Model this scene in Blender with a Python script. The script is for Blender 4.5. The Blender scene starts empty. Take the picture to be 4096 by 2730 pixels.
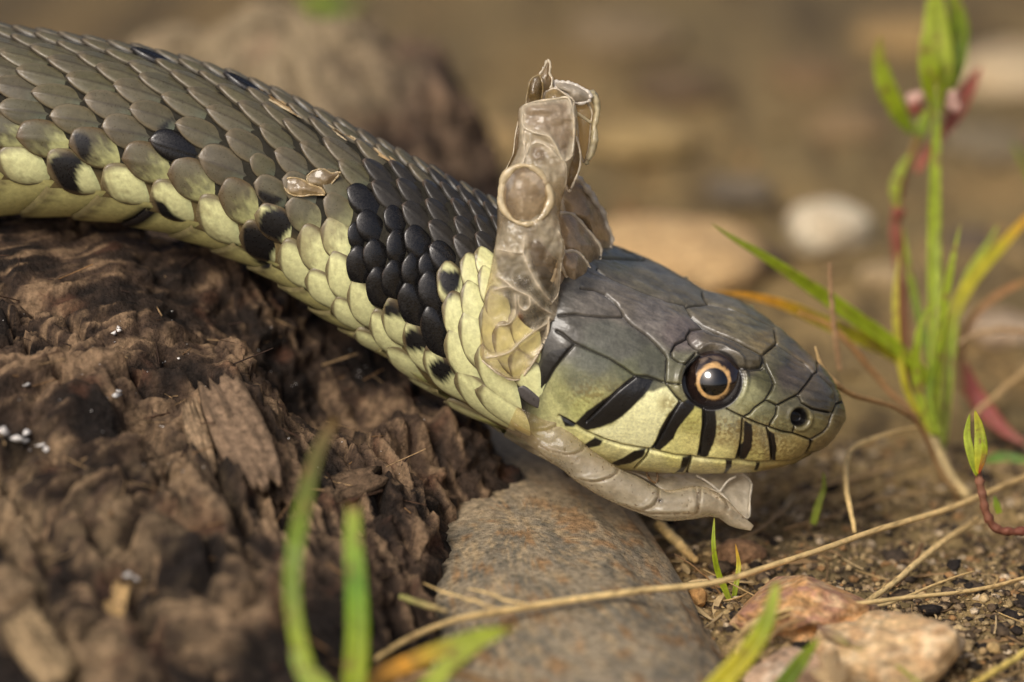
import bpy, math, random
import numpy as np
from mathutils import noise as mn, Vector

random.seed(7)
RNG = np.random.default_rng(7)
SC = bpy.context.scene

# ------------------------------------------------------------------ camera, sky, sun, exposure
PITCH = math.radians(20.0)
DIST = 361.0                      # mm from lens to the plane of sharp focus
PXW, PXH = 4096.0, 2730.0
MM = 100.0 / PXW                  # 100 mm of subject across the frame
ZC = 23.8
FWD = np.array([0, math.cos(PITCH), -math.sin(PITCH)])
UPV = np.array([0, math.sin(PITCH), math.cos(PITCH)])
RGT = np.array([1.0, 0, 0])
CAM = np.array([0, 0, ZC]) - DIST * FWD

cam = bpy.data.cameras.new('macro_camera')
camo = bpy.data.objects.new('macro_camera', cam)
SC.collection.objects.link(camo)
camo.location = Vector(CAM * 0.001)
camo.rotation_euler = (math.pi / 2 - PITCH, 0, 0)
cam.sensor_width = 36.0
cam.lens = 36.0 * DIST / 100.0
cam.clip_start = 0.01
cam.clip_end = 100.0
cam.dof.use_dof = True
cam.dof.focus_distance = (DIST - 1.0) * 0.001
cam.dof.aperture_fstop = 11.5
SC.camera = camo

SUN_EL, SUN_AZ = 46.0, -148.0      # light from the upper left, behind the photographer
world = bpy.data.worlds.new('World')
SC.world = world
world.use_nodes = True
wn = world.node_tree
for n in list(wn.nodes):
    wn.nodes.remove(n)
sky = wn.nodes.new('ShaderNodeTexSky')
sky.sky_type = 'NISHITA'
sky.sun_disc = False
sky.sun_elevation = math.radians(SUN_EL)
sky.sun_rotation = math.radians(SUN_AZ)
sky.air_density = 0.6
sky.dust_density = 6.0
sky.ozone_density = 0.0
bg = wn.nodes.new('ShaderNodeBackground')
bg.inputs['Strength'].default_value = 0.105
wo = wn.nodes.new('ShaderNodeOutputWorld')
wn.links.new(sky.outputs[0], bg.inputs[0])
wn.links.new(bg.outputs[0], wo.inputs[0])

sl = bpy.data.lights.new('sun', 'SUN')
sl.energy = 1.5
sl.angle = math.radians(24)
sl.color = (1.0, 0.975, 0.91)
so = bpy.data.objects.new('sun', sl)
SC.collection.objects.link(so)
_el, _az = math.radians(SUN_EL), math.radians(SUN_AZ)
# Nishita: rotation 0 = +Y, clockwise seen from above
sdir = Vector((math.sin(_az) * math.cos(_el), math.cos(_az) * math.cos(_el), math.sin(_el)))
so.rotation_euler = sdir.to_track_quat('Z', 'Y').to_euler()
so.location = sdir * 2

SC.view_settings.view_transform = 'Standard'
SC.view_settings.look = 'None'
SC.view_settings.gamma = 1.0
SC.view_settings.use_curve_mapping = False
SC.view_settings.exposure = 0.4
SC.cycles.use_denoising = True
SC.cycles.max_bounces = 10
SC.cycles.transparent_max_bounces = 12
SC.cycles.sample_clamp_indirect = 4.0

# ------------------------------------------------------------------ coordinate helpers (millimetres)
def P(px, py, d):
    """photo pixel + distance behind the focus plane (mm) -> place (mm)"""
    px = np.asarray(px, float); py = np.asarray(py, float); d = np.asarray(d, float)
    k = (DIST + d) / DIST
    x = (px - PXW / 2) * MM * k
    v = (PXH / 2 - py) * MM * k
    z = DIST + d
    return CAM + z[..., None] * FWD + x[..., None] * RGT + v[..., None] * UPV

def G(px, py, z=0.0):
    """photo pixel -> place on the level z (mm)"""
    px = np.asarray(px, float); py = np.asarray(py, float); z = np.asarray(z, float) + 0 * px
    t = (PXH / 2 - py) * MM / DIST
    dd = (z - CAM[2]) / (-math.sin(PITCH) + t * math.cos(PITCH)) - DIST
    return P(px, py, dd)

def TOPX(w):
    """place (mm) -> photo pixel"""
    r = w - CAM
    z = r @ FWD
    return PXW / 2 + (r @ RGT) / z * DIST / MM, PXH / 2 - (r @ UPV) / z * DIST / MM

def D2(pts):                       # overview coordinates (2353 wide) -> photo pixels
    return [(p[0] * 1.7408, p[1] * 1.7408) + tuple(p[2:]) for p in pts]

def tile(ox, oy, sc):
    def f(*p):
        if len(p) == 2 and not hasattr(p[0], '__len__'):
            return (ox + p[0] / sc, oy + p[1] / sc)
        return [(ox + q[0] / sc, oy + q[1] / sc) for q in p]
    return f
T1 = tile(0, 80, 1.867); T2 = tile(600, 150, 1.568); T3 = tile(1000, 500, 1.96)
T4 = tile(1300, 500, 2.24); T5 = tile(1200, 1000, 1.742)
H1 = tile(2100, 950, 2.24); H2 = tile(2600, 1150, 2.24); H3 = tile(2000, 1500, 2.139)
S1 = tile(1850, 200, 2.24); S2 = tile(1850, 850, 2.09)

def srgb(r, g, b):
    c = np.array([r, g, b], float) / 255.0
    return np.where(c <= 0.04045, c / 12.92, ((c + 0.055) / 1.055) ** 2.4)

def sstep(a, b, x):
    t = np.clip((np.asarray(x, float) - a) / (b - a), 0, 1)
    return t * t * (3 - 2 * t)

def lerp(a, b, t):
    t = np.asarray(t, float)
    return a + (b - a) * t[..., None]

def crom(xs, ys, x):
    """Catmull-Rom through (xs, ys[n,k]) evaluated at x"""
    xs = np.asarray(xs, float); ys = np.asarray(ys, float)
    if ys.ndim == 1:
        ys = ys[:, None]; flat = True
    else:
        flat = False
    m = np.gradient(ys, xs, axis=0)
    x = np.asarray(x, float)
    i = np.clip(np.searchsorted(xs, x) - 1, 0, len(xs) - 2)
    h = xs[i + 1] - xs[i]
    t = (x - xs[i]) / h
    t = np.clip(t, -0.6, 1.6)[..., None]; h = h[..., None]
    r = ((2*t**3 - 3*t**2 + 1) * ys[i] + (t**3 - 2*t**2 + t) * h * m[i]
         + (-2*t**3 + 3*t**2) * ys[i + 1] + (t**3 - t**2) * h * m[i + 1])
    return r[..., 0] if flat else r

def resample(pts, n):
    pts = np.asarray(pts, float)
    s = np.concatenate([[0], np.cumsum(np.linalg.norm(np.diff(pts, axis=0), axis=1))])
    return crom(s, pts, np.linspace(0, s[-1], n))

def fbm(v, scale, octs=4, seed=0.0, H=1.0, lac=2.1):
    v = np.asarray(v, float)
    o = seed * 17.13
    sh = v.shape[:-1]
    v = v.reshape(-1, 3)
    r = np.array([mn.fractal((a * scale + o, b * scale - o, c * scale + 2 * o), H, lac, octs) for a, b, c in v])
    return r.reshape(sh)

def ridged(v, scale, octs=4, seed=0.0):
    o = seed * 11.7
    return np.array([mn.ridged_multi_fractal((a * scale + o, b * scale - o, c * scale + o), 0.9, 2.1, octs, 1.0, 2.0) for a, b, c in np.asarray(v, float)])

def segdist(px, py, lines):
    """distance in px from points to a set of polylines"""
    a = []; b = []
    for L in lines:
        L = np.asarray(L, float)
        a.append(L[:-1]); b.append(L[1:])
    a = np.concatenate(a); b = np.concatenate(b)
    ab = b - a; l2 = (ab ** 2).sum(1) + 1e-9
    sh = np.shape(px); px = np.ravel(px); py = np.ravel(py)
    out = np.empty(len(px))
    for s in range(0, len(px), 20000):
        p = np.stack([px[s:s+20000], py[s:s+20000]], 1)[:, None, :]
        t = np.clip(((p - a) * ab).sum(2) / l2, 0, 1)
        q = p - (a + t[..., None] * ab)
        out[s:s+20000] = np.sqrt((q ** 2).sum(2).min(1))
    return out.reshape(sh)

def inpoly(px, py, poly):
    poly = np.asarray(poly, float)
    r = np.zeros(np.shape(px), bool)
    n = len(poly); j = n - 1
    for i in range(n):
        xi, yi = poly[i]; xj, yj = poly[j]
        c = ((yi > py) != (yj > py)) & (px < (xj - xi) * (py - yi) / (yj - yi + 1e-12) + xi)
        r ^= c
        j = i
    return r

def polysd(px, py, poly):
    """signed distance, positive inside"""
    d = segdist(px, py, [list(poly) + [poly[0]]])
    return np.where(inpoly(px, py, poly), d, -d)

# ------------------------------------------------------------------ object helpers
COL = SC.collection
def tag(o, label=None, cat=None, group=None, kind=None):
    if label: o['label'] = label
    if cat: o['category'] = cat
    if group: o['group'] = group
    if kind: o['kind'] = kind
    return o

def empty(name, loc_mm):
    o = bpy.data.objects.new(name, None)
    COL.objects.link(o)
    o.location = Vector(np.asarray(loc_mm) * 0.001)
    o.empty_display_size = 0.005
    return o

def obj(name, V, F, mat, parent=None, cols=None, smooth=True, loc=None):
    """V in mm (world); F quads/tris (array or list). One mesh object."""
    V = np.asarray(V, float).reshape(-1, 3)
    if parent is not None:
        org = np.array(parent['_org']) if '_org' in parent else np.zeros(3)
    elif loc is not None:
        org = np.asarray(loc, float)
    else:
        org = np.array([V[:, 0].mean(), V[:, 1].mean(), V[:, 2].min()])
    me = bpy.data.meshes.new(name)
    L = ((V - org) * 0.001).astype(np.float32)
    if isinstance(F, np.ndarray):
        k = F.shape[1]; nf = F.shape[0]
        me.vertices.add(len(L)); me.vertices.foreach_set('co', L.ravel())
        me.loops.add(nf * k); me.loops.foreach_set('vertex_index', F.astype(np.int32).ravel())
        me.polygons.add(nf)
        me.polygons.foreach_set('loop_start', (np.arange(nf) * k).astype(np.int32))
        me.update(calc_edges=True)
    else:
        me.from_pydata([tuple(v) for v in L], [], [tuple(f) for f in F])
        me.update()
    me.validate()
    if smooth:
        me.polygons.foreach_set('use_smooth', np.ones(len(me.polygons), bool))
    if cols is not None:
        c = np.asarray(cols, np.float32).reshape(-1, np.shape(cols)[-1])
        if c.shape[1] == 3:
            c = np.concatenate([c, np.ones((len(c), 1), np.float32)], 1)
        at = me.color_attributes.new('Col', 'FLOAT_COLOR', 'POINT')
        at.data.foreach_set('color', np.clip(c, 0, 1).astype(np.float32).ravel())
    me.materials.append(mat)
    o = bpy.data.objects.new(name, me)
    COL.objects.link(o)
    if parent is not None:
        o.parent = parent
        o['_org'] = [float(x) for x in org]
    else:
        o.location = Vector(org * 0.001)
        o['_org'] = [float(x) for x in org]
    return o

def thing(name, loc, label, cat, group=None):
    e = empty(name, loc)
    e['_org'] = [float(x) for x in loc]
    return tag(e, label, cat, group)

def gridfaces(n, m, wrap=False):
    i = np.arange(n - 1)[:, None]; j = np.arange(m if wrap else m - 1)[None, :]
    j2 = (j + 1) % m
    f = np.stack([i * m + j, i * m + j2, (i + 1) * m + j2, (i + 1) * m + j], -1)
    return f.reshape(-1, 4)

# ------------------------------------------------------------------ materials
def mat_col(name, rough=0.55, var=0.25, vscale=1.5, bump=0.05, bscale=3.0, spec=0.5, coat=0.0,
            coat_rough=0.2, translucent=0.0, stretch=(1, 1, 1), sss=0.0, rough_var=0.15, fine=8.0):
    """colour from the thing's own colour attribute, broken up by noise, with fine relief"""
    m = bpy.data.materials.new(name)
    m.use_nodes = True
    nt = m.node_tree; N = nt.nodes; Lk = nt.links
    b = N['Principled BSDF']
    out = N['Material Output']
    at = N.new('ShaderNodeAttribute'); at.attribute_name = 'Col'
    tc = N.new('ShaderNodeTexCoord')
    mp = N.new('ShaderNodeMapping')
    mp.inputs['Scale'].default_value = tuple(1000.0 * s for s in stretch)
    Lk.new(tc.outputs['Object'], mp.inputs['Vector'])
    n1 = N.new('ShaderNodeTexNoise'); n1.inputs['Scale'].default_value = vscale
    n1.inputs['Detail'].default_value = 6; n1.inputs['Roughness'].default_value = 0.65
    Lk.new(mp.outputs[0], n1.inputs['Vector'])
    mr = N.new('ShaderNodeMapRange')
    mr.inputs['From Min'].default_value = 0.3; mr.inputs['From Max'].default_value = 0.7
    mr.inputs['To Min'].default_value = 1 - var; mr.inputs['To Max'].default_value = 1 + var
    Lk.new(n1.outputs['Fac'], mr.inputs['Value'])
    mul = N.new('ShaderNodeVectorMath'); mul.operation = 'SCALE'
    Lk.new(at.outputs['Color'], mul.inputs[0]); Lk.new(mr.outputs[0], mul.inputs['Scale'])
    Lk.new(mul.outputs[0], b.inputs['Base Color'])
    b.inputs['Roughness'].default_value = rough
    if rough_var:
        n3 = N.new('ShaderNodeTexNoise'); n3.inputs['Scale'].default_value = vscale * 2.3
        n3.inputs['Detail'].default_value = 3
        Lk.new(mp.outputs[0], n3.inputs['Vector'])
        r2 = N.new('ShaderNodeMapRange')
        r2.inputs['From Min'].default_value = 0.3; r2.inputs['From Max'].default_value = 0.7
        r2.inputs['To Min'].default_value = max(0.02, rough - rough_var); r2.inputs['To Max'].default_value = min(1, rough + rough_var)
        Lk.new(n3.outputs['Fac'], r2.inputs['Value']); Lk.new(r2.outputs[0], b.inputs['Roughness'])
    b.inputs['Specular IOR Level'].default_value = spec
    b.inputs['Coat Weight'].default_value = coat
    b.inputs['Coat Roughness'].default_value = coat_rough
    if sss:
        b.inputs['Subsurface Weight'].default_value = sss
        b.inputs['Subsurface Radius'].default_value = (1.0, 0.7, 0.4)
        b.inputs['Subsurface Scale'].default_value = 0.0006
    if bump:
        n2 = N.new('ShaderNodeTexNoise'); n2.inputs['Scale'].default_value = bscale
        n2.inputs['Detail'].default_value = fine; n2.inputs['Roughness'].default_value = 0.6
        Lk.new(mp.outputs[0], n2.inputs['Vector'])
        bp = N.new('ShaderNodeBump'); bp.inputs['Strength'].default_value = 1.0
        bp.inputs['Distance'].default_value = bump * 0.001
        Lk.new(n2.outputs['Fac'], bp.inputs['Height']); Lk.new(bp.outputs[0], b.inputs['Normal'])
    if translucent:
        tr = N.new('ShaderNodeBsdfTranslucent')
        Lk.new(mul.outputs[0], tr.inputs['Color'])
        mx = N.new('ShaderNodeMixShader'); mx.inputs[0].default_value = translucent
        Lk.new(b.outputs[0], mx.inputs[1]); Lk.new(tr.outputs[0], mx.inputs[2])
        Lk.new(mx.outputs[0], out.inputs['Surface'])
    return m

def mat_shed(name, see=0.3, trans=0.3, rough=0.3):
    """dry cast skin: thin, part see-through, part milky"""
    m = mat_col(name, rough=rough, var=0.22, vscale=1.1, bump=0.22, bscale=1.1, spec=0.5, coat=1.0, coat_rough=0.05)
    nt = m.node_tree; N = nt.nodes; Lk = nt.links
    b = N['Principled BSDF']; out = N['Material Output']
    at = [n for n in N if n.type == 'ATTRIBUTE'][0]
    col = b.inputs['Base Color'].links[0].from_socket
    tr = N.new('ShaderNodeBsdfTranslucent'); Lk.new(col, tr.inputs['Color'])
    mx = N.new('ShaderNodeMixShader'); mx.inputs[0].default_value = trans
    Lk.new(b.outputs[0], mx.inputs[1]); Lk.new(tr.outputs[0], mx.inputs[2])
    tp = N.new('ShaderNodeBsdfTransparent')
    tp.inputs['Color'].default_value = (0.93, 0.86, 0.75, 1)
    m2 = N.new('ShaderNodeMixShader')
    mm = N.new('ShaderNodeMath'); mm.operation = 'MULTIPLY'; mm.inputs[1].default_value = see
    Lk.new(at.outputs['Alpha'], mm.inputs[0])      # alpha of the colour attribute = how clear the skin is
    Lk.new(mm.outputs[0], m2.inputs[0])
    Lk.new(mx.outputs[0], m2.inputs[1]); Lk.new(tp.outputs[0], m2.inputs[2])
    Lk.new(m2.outputs[0], out.inputs['Surface'])
    return m

M_SOIL = mat_col('sandy_soil', rough=0.92, var=0.5, vscale=1.3, bump=0.4, bscale=2.4, spec=0.15)
M_WOOD = mat_col('rotten_wood', rough=0.85, var=0.6, vscale=1.3, bump=0.4, bscale=2.4, spec=0.2)
M_STONE = mat_col('stone', rough=0.8, var=0.6, vscale=1.4, bump=0.3, bscale=2.6, spec=0.25)
M_BODY = mat_col('snake_skin', rough=0.40, var=0.24, vscale=3.4, bump=0.03, bscale=4.0, spec=0.45, coat=0.35, coat_rough=0.16)
M_UNDER = mat_col('skin_between_scales', rough=0.95, var=0.3, vscale=2.0, bump=0.03, bscale=4.0, spec=0.08)
M_SCALE = mat_col('snake_scale', rough=0.38, var=0.18, vscale=2.0, bump=0.022, bscale=4.0, spec=0.5)
M_SCALEB = mat_col('snake_scale_black', rough=0.3, var=0.25, vscale=2.0, bump=0.02, bscale=3.0, spec=0.55)
M_EYE = mat_col('snake_eye', rough=0.06, var=0.2, vscale=3.0, bump=0, spec=0.5, coat=1.0, coat_rough=0.01, rough_var=0)
M_LEAF = mat_col('fresh_leaf', rough=0.42, var=0.28, vscale=1.0, bump=0.05, bscale=2.5, spec=0.4, translucent=0.35)
M_STRAW = mat_col('dry_straw', rough=0.6, var=0.25, vscale=1.2, bump=0.06, bscale=3.0, spec=0.35, translucent=0.1)
M_SHED = mat_shed('cast_skin', 0.85, 0.4, 0.2)
M_SHEDROLL = mat_shed('cast_skin_roll', 1.0, 0.35, 0.3)
M_RIM = mat_shed('cast_skin_edge', 0.1, 0.3, 0.4)

# ------------------------------------------------------------------ generic shapes
def frame_along(pts):
    t = np.gradient(pts, axis=0)
    t /= np.linalg.norm(t, axis=1)[:, None] + 1e-12
    ref = np.tile(np.array([0.12, 0.35, 0.93]), (len(pts), 1))
    par = np.abs((t * ref).sum(1)) > 0.93
    ref[par] = np.array([1, 0.1, 0.1])
    a = np.cross(t, ref); a /= np.linalg.norm(a, axis=1)[:, None]
    b = np.cross(a, t)
    return t, a, b

def tube(pts, rad, n=8, rough=0.0, seed=0):
    """closed tube; returns V, F"""
    pts = np.asarray(pts, float); m = len(pts)
    rad = np.broadcast_to(np.asarray(rad, float), (m,)).copy()
    t, a, b = frame_along(pts)
    th = np.linspace(0, 2 * np.pi, n, endpoint=False)
    r = np.random.default_rng(seed)
    rr = rad[:, None] * (1 + rough * r.normal(size=(m, n)))
    V = pts[:, None, :] + rr[..., None] * (np.cos(th)[None, :, None] * a[:, None, :] + np.sin(th)[None, :, None] * b[:, None, :])
    V = V.reshape(-1, 3)
    F = [tuple(f) for f in gridfaces(m, n, True)]
    V = np.concatenate([V, pts[:1] - t[:1] * rad[0] * 0.6, pts[-1:] + t[-1:] * rad[-1] * 0.6])
    c0, c1 = m * n, m * n + 1
    for j in range(n):
        F.append((c0, (j + 1) % n, j))
        F.append((c1, (m - 1) * n + j, (m - 1) * n + (j + 1) % n))
    return V, F

def blade(pts, widths, fold=0.25, thick=0.12, face=None, twist=0.0):
    """grass blade: V-folded ribbon of real thickness along pts (mm). face: direction the blade looks at"""
    pts = np.asarray(pts, float); m = len(pts)
    w = np.asarray(widths, float)
    t = np.gradient(pts, axis=0); t /= np.linalg.norm(t, axis=1)[:, None]
    f = np.tile(np.asarray(face if face is not None else -FWD, float), (m, 1))
    side = np.cross(t, f); side /= np.linalg.norm(side, axis=1)[:, None] + 1e-9
    nrm = np.cross(side, t)
    if twist:
        an = np.linspace(0, twist, m)[:, None]
        side, nrm = side * np.cos(an) + nrm * np.sin(an), nrm * np.cos(an) - side * np.sin(an)
    us = np.array([-1, -0.5, 0, 0.5, 1.0])
    V = []
    for sgn in (1, -1):
        for u in us:
            off = side * (u * w / 2)[:, None] + nrm * ((abs(u) * fold * w / 2) + sgn * thick / 2 * (1 - 0.6 * abs(u)))[:, None]
            V.append(pts + off)
    V = np.stack(V, 1)                       # m,10,3
    k = 10
    order = [0, 1, 2, 3, 4, 9, 8, 7, 6, 5]
    F = []
    for i in range(m - 1):
        for q in range(k):
            a_, b_ = order[q], order[(q + 1) % k]
            F.append((i * k + a_, i * k + b_, (i + 1) * k + b_, (i + 1) * k + a_))
    F.append(tuple(order[::-1])); F.append(tuple((m - 1) * k + q for q in order))
    return V.reshape(-1, 3), F, k

def ramp(cols, n):
    cols = np.asarray(cols, float)
    x = np.linspace(0, len(cols) - 1, n)
    return np.stack([np.interp(x, np.arange(len(cols)), cols[:, c]) for c in range(3)], 1)

# ================================================================== GROUND
def ground_h(x, y):
    """relief of the sandy ground (mm) for arrays x, y (mm)"""
    v = np.stack([x, y, 0 * x], -1)
    near = np.exp(-((x / 160) ** 2 + ((y - 20) / 160) ** 2))
    return (fbm(v, 1 / 60.0, 3, 1.0) * 3.0 * (0.4 + 0.6 * near) + fbm(v, 1 / 8.0, 5, 2.0) * 1.7 * near + fbm(v, 1 / 1.6, 3, 8.0) * .35 * near - 0.5)

def axis_nonuni(c, half_fine, n_fine, far, n_far):
    f = np.linspace(c - half_fine, c + half_fine, n_fine)
    g = np.geomspace(half_fine * 1.03, far, n_far)
    return np.concatenate([(c - g)[::-1], f, c + g])

gx = axis_nonuni(15, 60, 330, 3000, 28)
gy = axis_nonuni(15, 60, 330, 3000, 28)
X, Y = np.meshgrid(gx, gy, indexing='ij')
Hh = ground_h(X, Y)
V = np.stack([X, Y, Hh], -1).reshape(-1, 3)
flat = V * np.array([1, 1, 0])
n1 = fbm(flat, 1 / 28.0, 4, 3.0); n2 = fbm(flat, 1 / 7.0, 4, 4.0); n3 = fbm(flat, 1 / 55.0, 3, 5.0)
c = lerp(srgb(118, 102, 70)[None], srgb(148, 124, 82)[None], sstep(-0.5, 0.6, n1))
c = lerp(c, srgb(104, 90, 66)[None], sstep(0.0, 0.6, n3) * 0.85)
c = lerp(c, srgb(66, 56, 43)[None], sstep(0.15, 0.6, n2) * 0.8)
c = lerp(c, srgb(152, 122, 78)[None], sstep(0.2, 0.7, fbm(flat, 1 / 18.0, 2, 6.0)) * 0.45)
c = lerp(c, srgb(84, 73, 54)[None], sstep(70, 260, V[:, 1]) * .45)
ground = obj('ground', V, gridfaces(len(gx), len(gy)), M_SOIL, cols=c, loc=(0, 0, 0))
tag(ground, 'sandy brown soil with dark crumbs', None, None, 'structure')

def gz(x, y):
    return float(ground_h(np.array([x]), np.array([y]))[0])

# ------------------------------------------------------------------ soil grains (uncountable)
def grain_cloud(name, label, n, region, rmin, rmax, palette, seed):
    r = np.random.default_rng(seed)
    ico = np.array([[1, 0, 0], [-1, 0, 0], [0, 1, 0], [0, -1, 0], [0, 0, 1], [0, 0, -1],
                    [.6, .6, .55], [-.6, .6, .5], [.6, -.6, .5], [-.6, -.6, .55]], float)
    tri = [(4, 6, 7), (4, 7, 9), (4, 9, 8), (4, 8, 6), (6, 0, 2), (7, 2, 1), (9, 1, 3), (8, 3, 0), (6, 2, 7), (7, 1, 9), (9, 3, 8), (8, 0, 6),
           (0, 5, 2), (2, 5, 1), (1, 5, 3), (3, 5, 0)]
    tri = np.array(tri)
    px = r.uniform(region[0], region[2], n); py = r.uniform(region[1], region[3], n)
    pos = G(px, py, 0.0)
    z = ground_h(pos[:, 0], pos[:, 1])
    pos[:, 2] = z
    rad = rmin * (rmax / rmin) ** (r.random(n) ** 1.8)
    VV = []; CC = []; FF = []
    pal = np.array(palette)
    for i in range(n):
        a = r.uniform(0, 6.28)
        R = np.array([[math.cos(a), -math.sin(a), 0], [math.sin(a), math.cos(a), 0], [0, 0, 1]])
        v = ico * (1 + 0.25 * r.normal(size=(10, 1))) * np.array([1, r.uniform(.6, 1), r.uniform(.5, .8)])
        VV.append(v @ R.T * rad[i] + pos[i] + np.array([0, 0, rad[i] * 0.15]))
        FF.append(tri + i * 10)
        CC.append(np.repeat(pal[r.integers(len(pal))][None] * r.uniform(.7, 1.2), 10, 0))
    o = obj(name, np.concatenate(VV), np.concatenate(FF), M_STONE, cols=np.concatenate(CC), smooth=False, loc=(0, 0, 0))
    tag(o, label, None, None, 'stuff')
    return o

grain_cloud('soil_grains', 'loose sand grains and dark crumbs of soil', 15000, (2300, 1700, 4300, 2780), 0.10, 0.7,
            [srgb(156, 134, 94), srgb(178, 154, 112), srgb(134, 112, 78), srgb(72, 60, 47), srgb(52, 44, 36), srgb(166, 142, 102), srgb(148, 126, 90), srgb(90, 74, 56), srgb(104, 86, 64), srgb(150, 128, 98), srgb(190, 170, 140), srgb(150, 115, 75)], 3)
grain_cloud('soil_clods', 'dark clods of damp soil among the straws', 60, (2550, 1850, 4300, 2700), 0.7, 1.9, [srgb(48, 40, 33), srgb(62, 52, 42), srgb(38, 32, 28), srgb(84, 70, 54)], 9)
grain_cloud('soil_crumbs', 'coarser crumbs of soil out of focus behind the snake', 800, (-200, -150, 4300, 1800), 0.4, 2.0,
            [srgb(140, 118, 80), srgb(156, 132, 92), srgb(110, 92, 64), srgb(76, 64, 50), srgb(94, 78, 60), srgb(150, 116, 76)], 4)
#@@LOG
# ================================================================== ROTTEN WOOD
def bil(xs, ys, tab, x, y):
    xs = np.asarray(xs, float); tab = np.asarray(tab, float)
    r = np.stack([crom(ys, tab[i], y) for i in range(len(xs))], -1)      # ..., nx
    sh = np.shape(x); xf = np.ravel(x); rf = r.reshape(-1, len(xs))
    i = np.clip(np.searchsorted(xs, xf) - 1, 0, len(xs) - 2)
    t = np.clip((xf - xs[i]) / (xs[i + 1] - xs[i]), 0, 1); t = t * t * (3 - 2 * t) * .5 + t * .5
    k = np.arange(len(xf))
    return (rf[k, i] * (1 - t) + rf[k, i + 1] * t).reshape(sh)

def wood_lump(name, x0, x1, y0, y1, nx, ny, xs, ys, tab, amp, seed, grain=(.35, 1.0), calm=None):
    gx = np.linspace(x0, x1, nx); gy = np.linspace(y0, y1, ny)
    X, Y = np.meshgrid(gx, gy, indexing='ij')
    v = np.stack([X, Y, 0 * X], -1).reshape(-1, 3)
    wx = fbm(v, 1 / 9.0, 3, seed + 1.0).reshape(X.shape) * 2.6; wy = fbm(v, 1 / 9.0, 3, seed + 2.0).reshape(X.shape) * 2.6
    H = bil(xs, ys, tab, X + wx, Y + wy)
    # bundles of fibre: three directions that take over from one another
    def fib(ang, sd, k=1.0):
        ca, sa = math.cos(ang), math.sin(ang)
        return np.stack([(X * ca + Y * sa) * .13 * k, (-X * sa + Y * ca) * 1.0 * k, H * .22 * k + sd], -1).reshape(-1, 3)
    m1 = sstep(-22, -36, Y + wx * 2); m2 = sstep(-36, -24, X + wy * 2) * (1 - m1); m0 = np.clip(1 - m1 - m2, 0, 1)
    A0, A1, A2 = fib(.55, seed), fib(.12, seed + 2), fib(-1.05, seed + 4)
    mix = lambda f: (m0.ravel() * f(A0) + m1.ravel() * f(A1) + m2.ravel() * f(A2)).reshape(X.shape)
    f1 = mix(lambda q: ridged(q, .42, 4, seed + 3))
    f2 = fbm(v, 1 / 8.5, 5, seed + 4.0).reshape(X.shape)
    f3 = mix(lambda q: fbm(q, 1.0, 4, seed + 5.0))
    def vor(q):
        out = np.empty((len(q), 2))
        for i_, (a, b, c_) in enumerate(q):
            pa, pb = a * .9 + seed, b * .165
            dd_, pp_ = mn.voronoi((pa, pb, c_ * .12))
            p0 = pp_[0]
            hsh = math.sin(p0[0] * 12.99 + p0[1] * 78.23 + p0[2] * 37.7) * 43758.5; hsh -= math.floor(hsh)
            h2 = math.sin(p0[0] * 63.7 + p0[1] * 10.9) * 1758.5; h2 -= math.floor(h2)
            out[i_] = dd_[1] - dd_[0], (hsh - .5) * 2 + (h2 - .5) * 2.4 * (pb - p0[1]) + (hsh - .5) * 1.6 * (pa - p0[0])
        return out
    v0, v1, v2 = vor(A0), vor(A1), vor(A2)
    sel = np.argmax(np.stack([m0.ravel(), m1.ravel(), m2.ravel()], 0), 0)
    vv = np.stack([v0, v1, v2], 0)[sel, np.arange(len(sel))]
    ch = vv[:, 0].reshape(X.shape); blk = vv[:, 1].reshape(X.shape)
    terr = f2 * 3.2
    terr = np.floor(terr) + sstep(.72, 1.0, terr - np.floor(terr))
    fm = .35 + 1.1 * sstep(-.35, .4, fbm(v, 1 / 14.0, 2, seed + 6.0).reshape(X.shape))
    f1 = 1.15 + (f1 - 1.15) * fm; f3 = f3 * (.4 + .6 * fm)
    ck = 1 - np.abs(fbm(np.stack([X * .75 + .4 * Y, Y * .5, 0 * X], -1), 1 / 11.0, 3, seed + 9.0)) * 5.0
    crack = sstep(.35, .95, ck)
    rel = -1.9 * amp * crack + amp * (.65 * (f1 - 1.15) + .30 * f2 + .34 * terr / 1.6 + .65 * f3 + 1.0 * blk + .5 * (sstep(0, .13, ch) - .85))
    if calm is not None:
        rel = rel * calm(X, Y)
    sx = np.gradient(H, gx, axis=0); sy = np.gradient(H, gy, axis=1)
    slope = np.hypot(sx, sy)
    rel = rel / (1 + .35 * slope ** 2)
    Hh = H + rel
    hx = np.gradient(Hh, gx, axis=0); hy = np.gradient(Hh, gy, axis=1)
    # undercut: push steep faces sideways in layers
    V = np.stack([X + .35 * f3, Y + .25 * f2, Hh], -1)
    nn = np.stack([-sx, -sy, np.ones_like(sx)], -1); nn /= np.linalg.norm(nn, axis=-1)[..., None]
    V3 = (V * np.array([.30, .30, .95])).reshape(-1, 3)
    lay = (.9 * (ridged(V3, .55, 4, seed + 11) - 1.1) + .7 * fbm(V3, 1.1, 4, seed + 12.0)).reshape(X.shape)
    V = V + nn * (lay * sstep(.35, 1.4, slope) * amp * .75)[..., None]
    # close the lump: outer rows go straight down
    for e in ((0, slice(None)), (-1, slice(None)), (slice(None), 0), (slice(None), -1)):
        V[e][..., 2] = -3.0
    return V, f1, f2, f3, ch, rel, H

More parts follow.
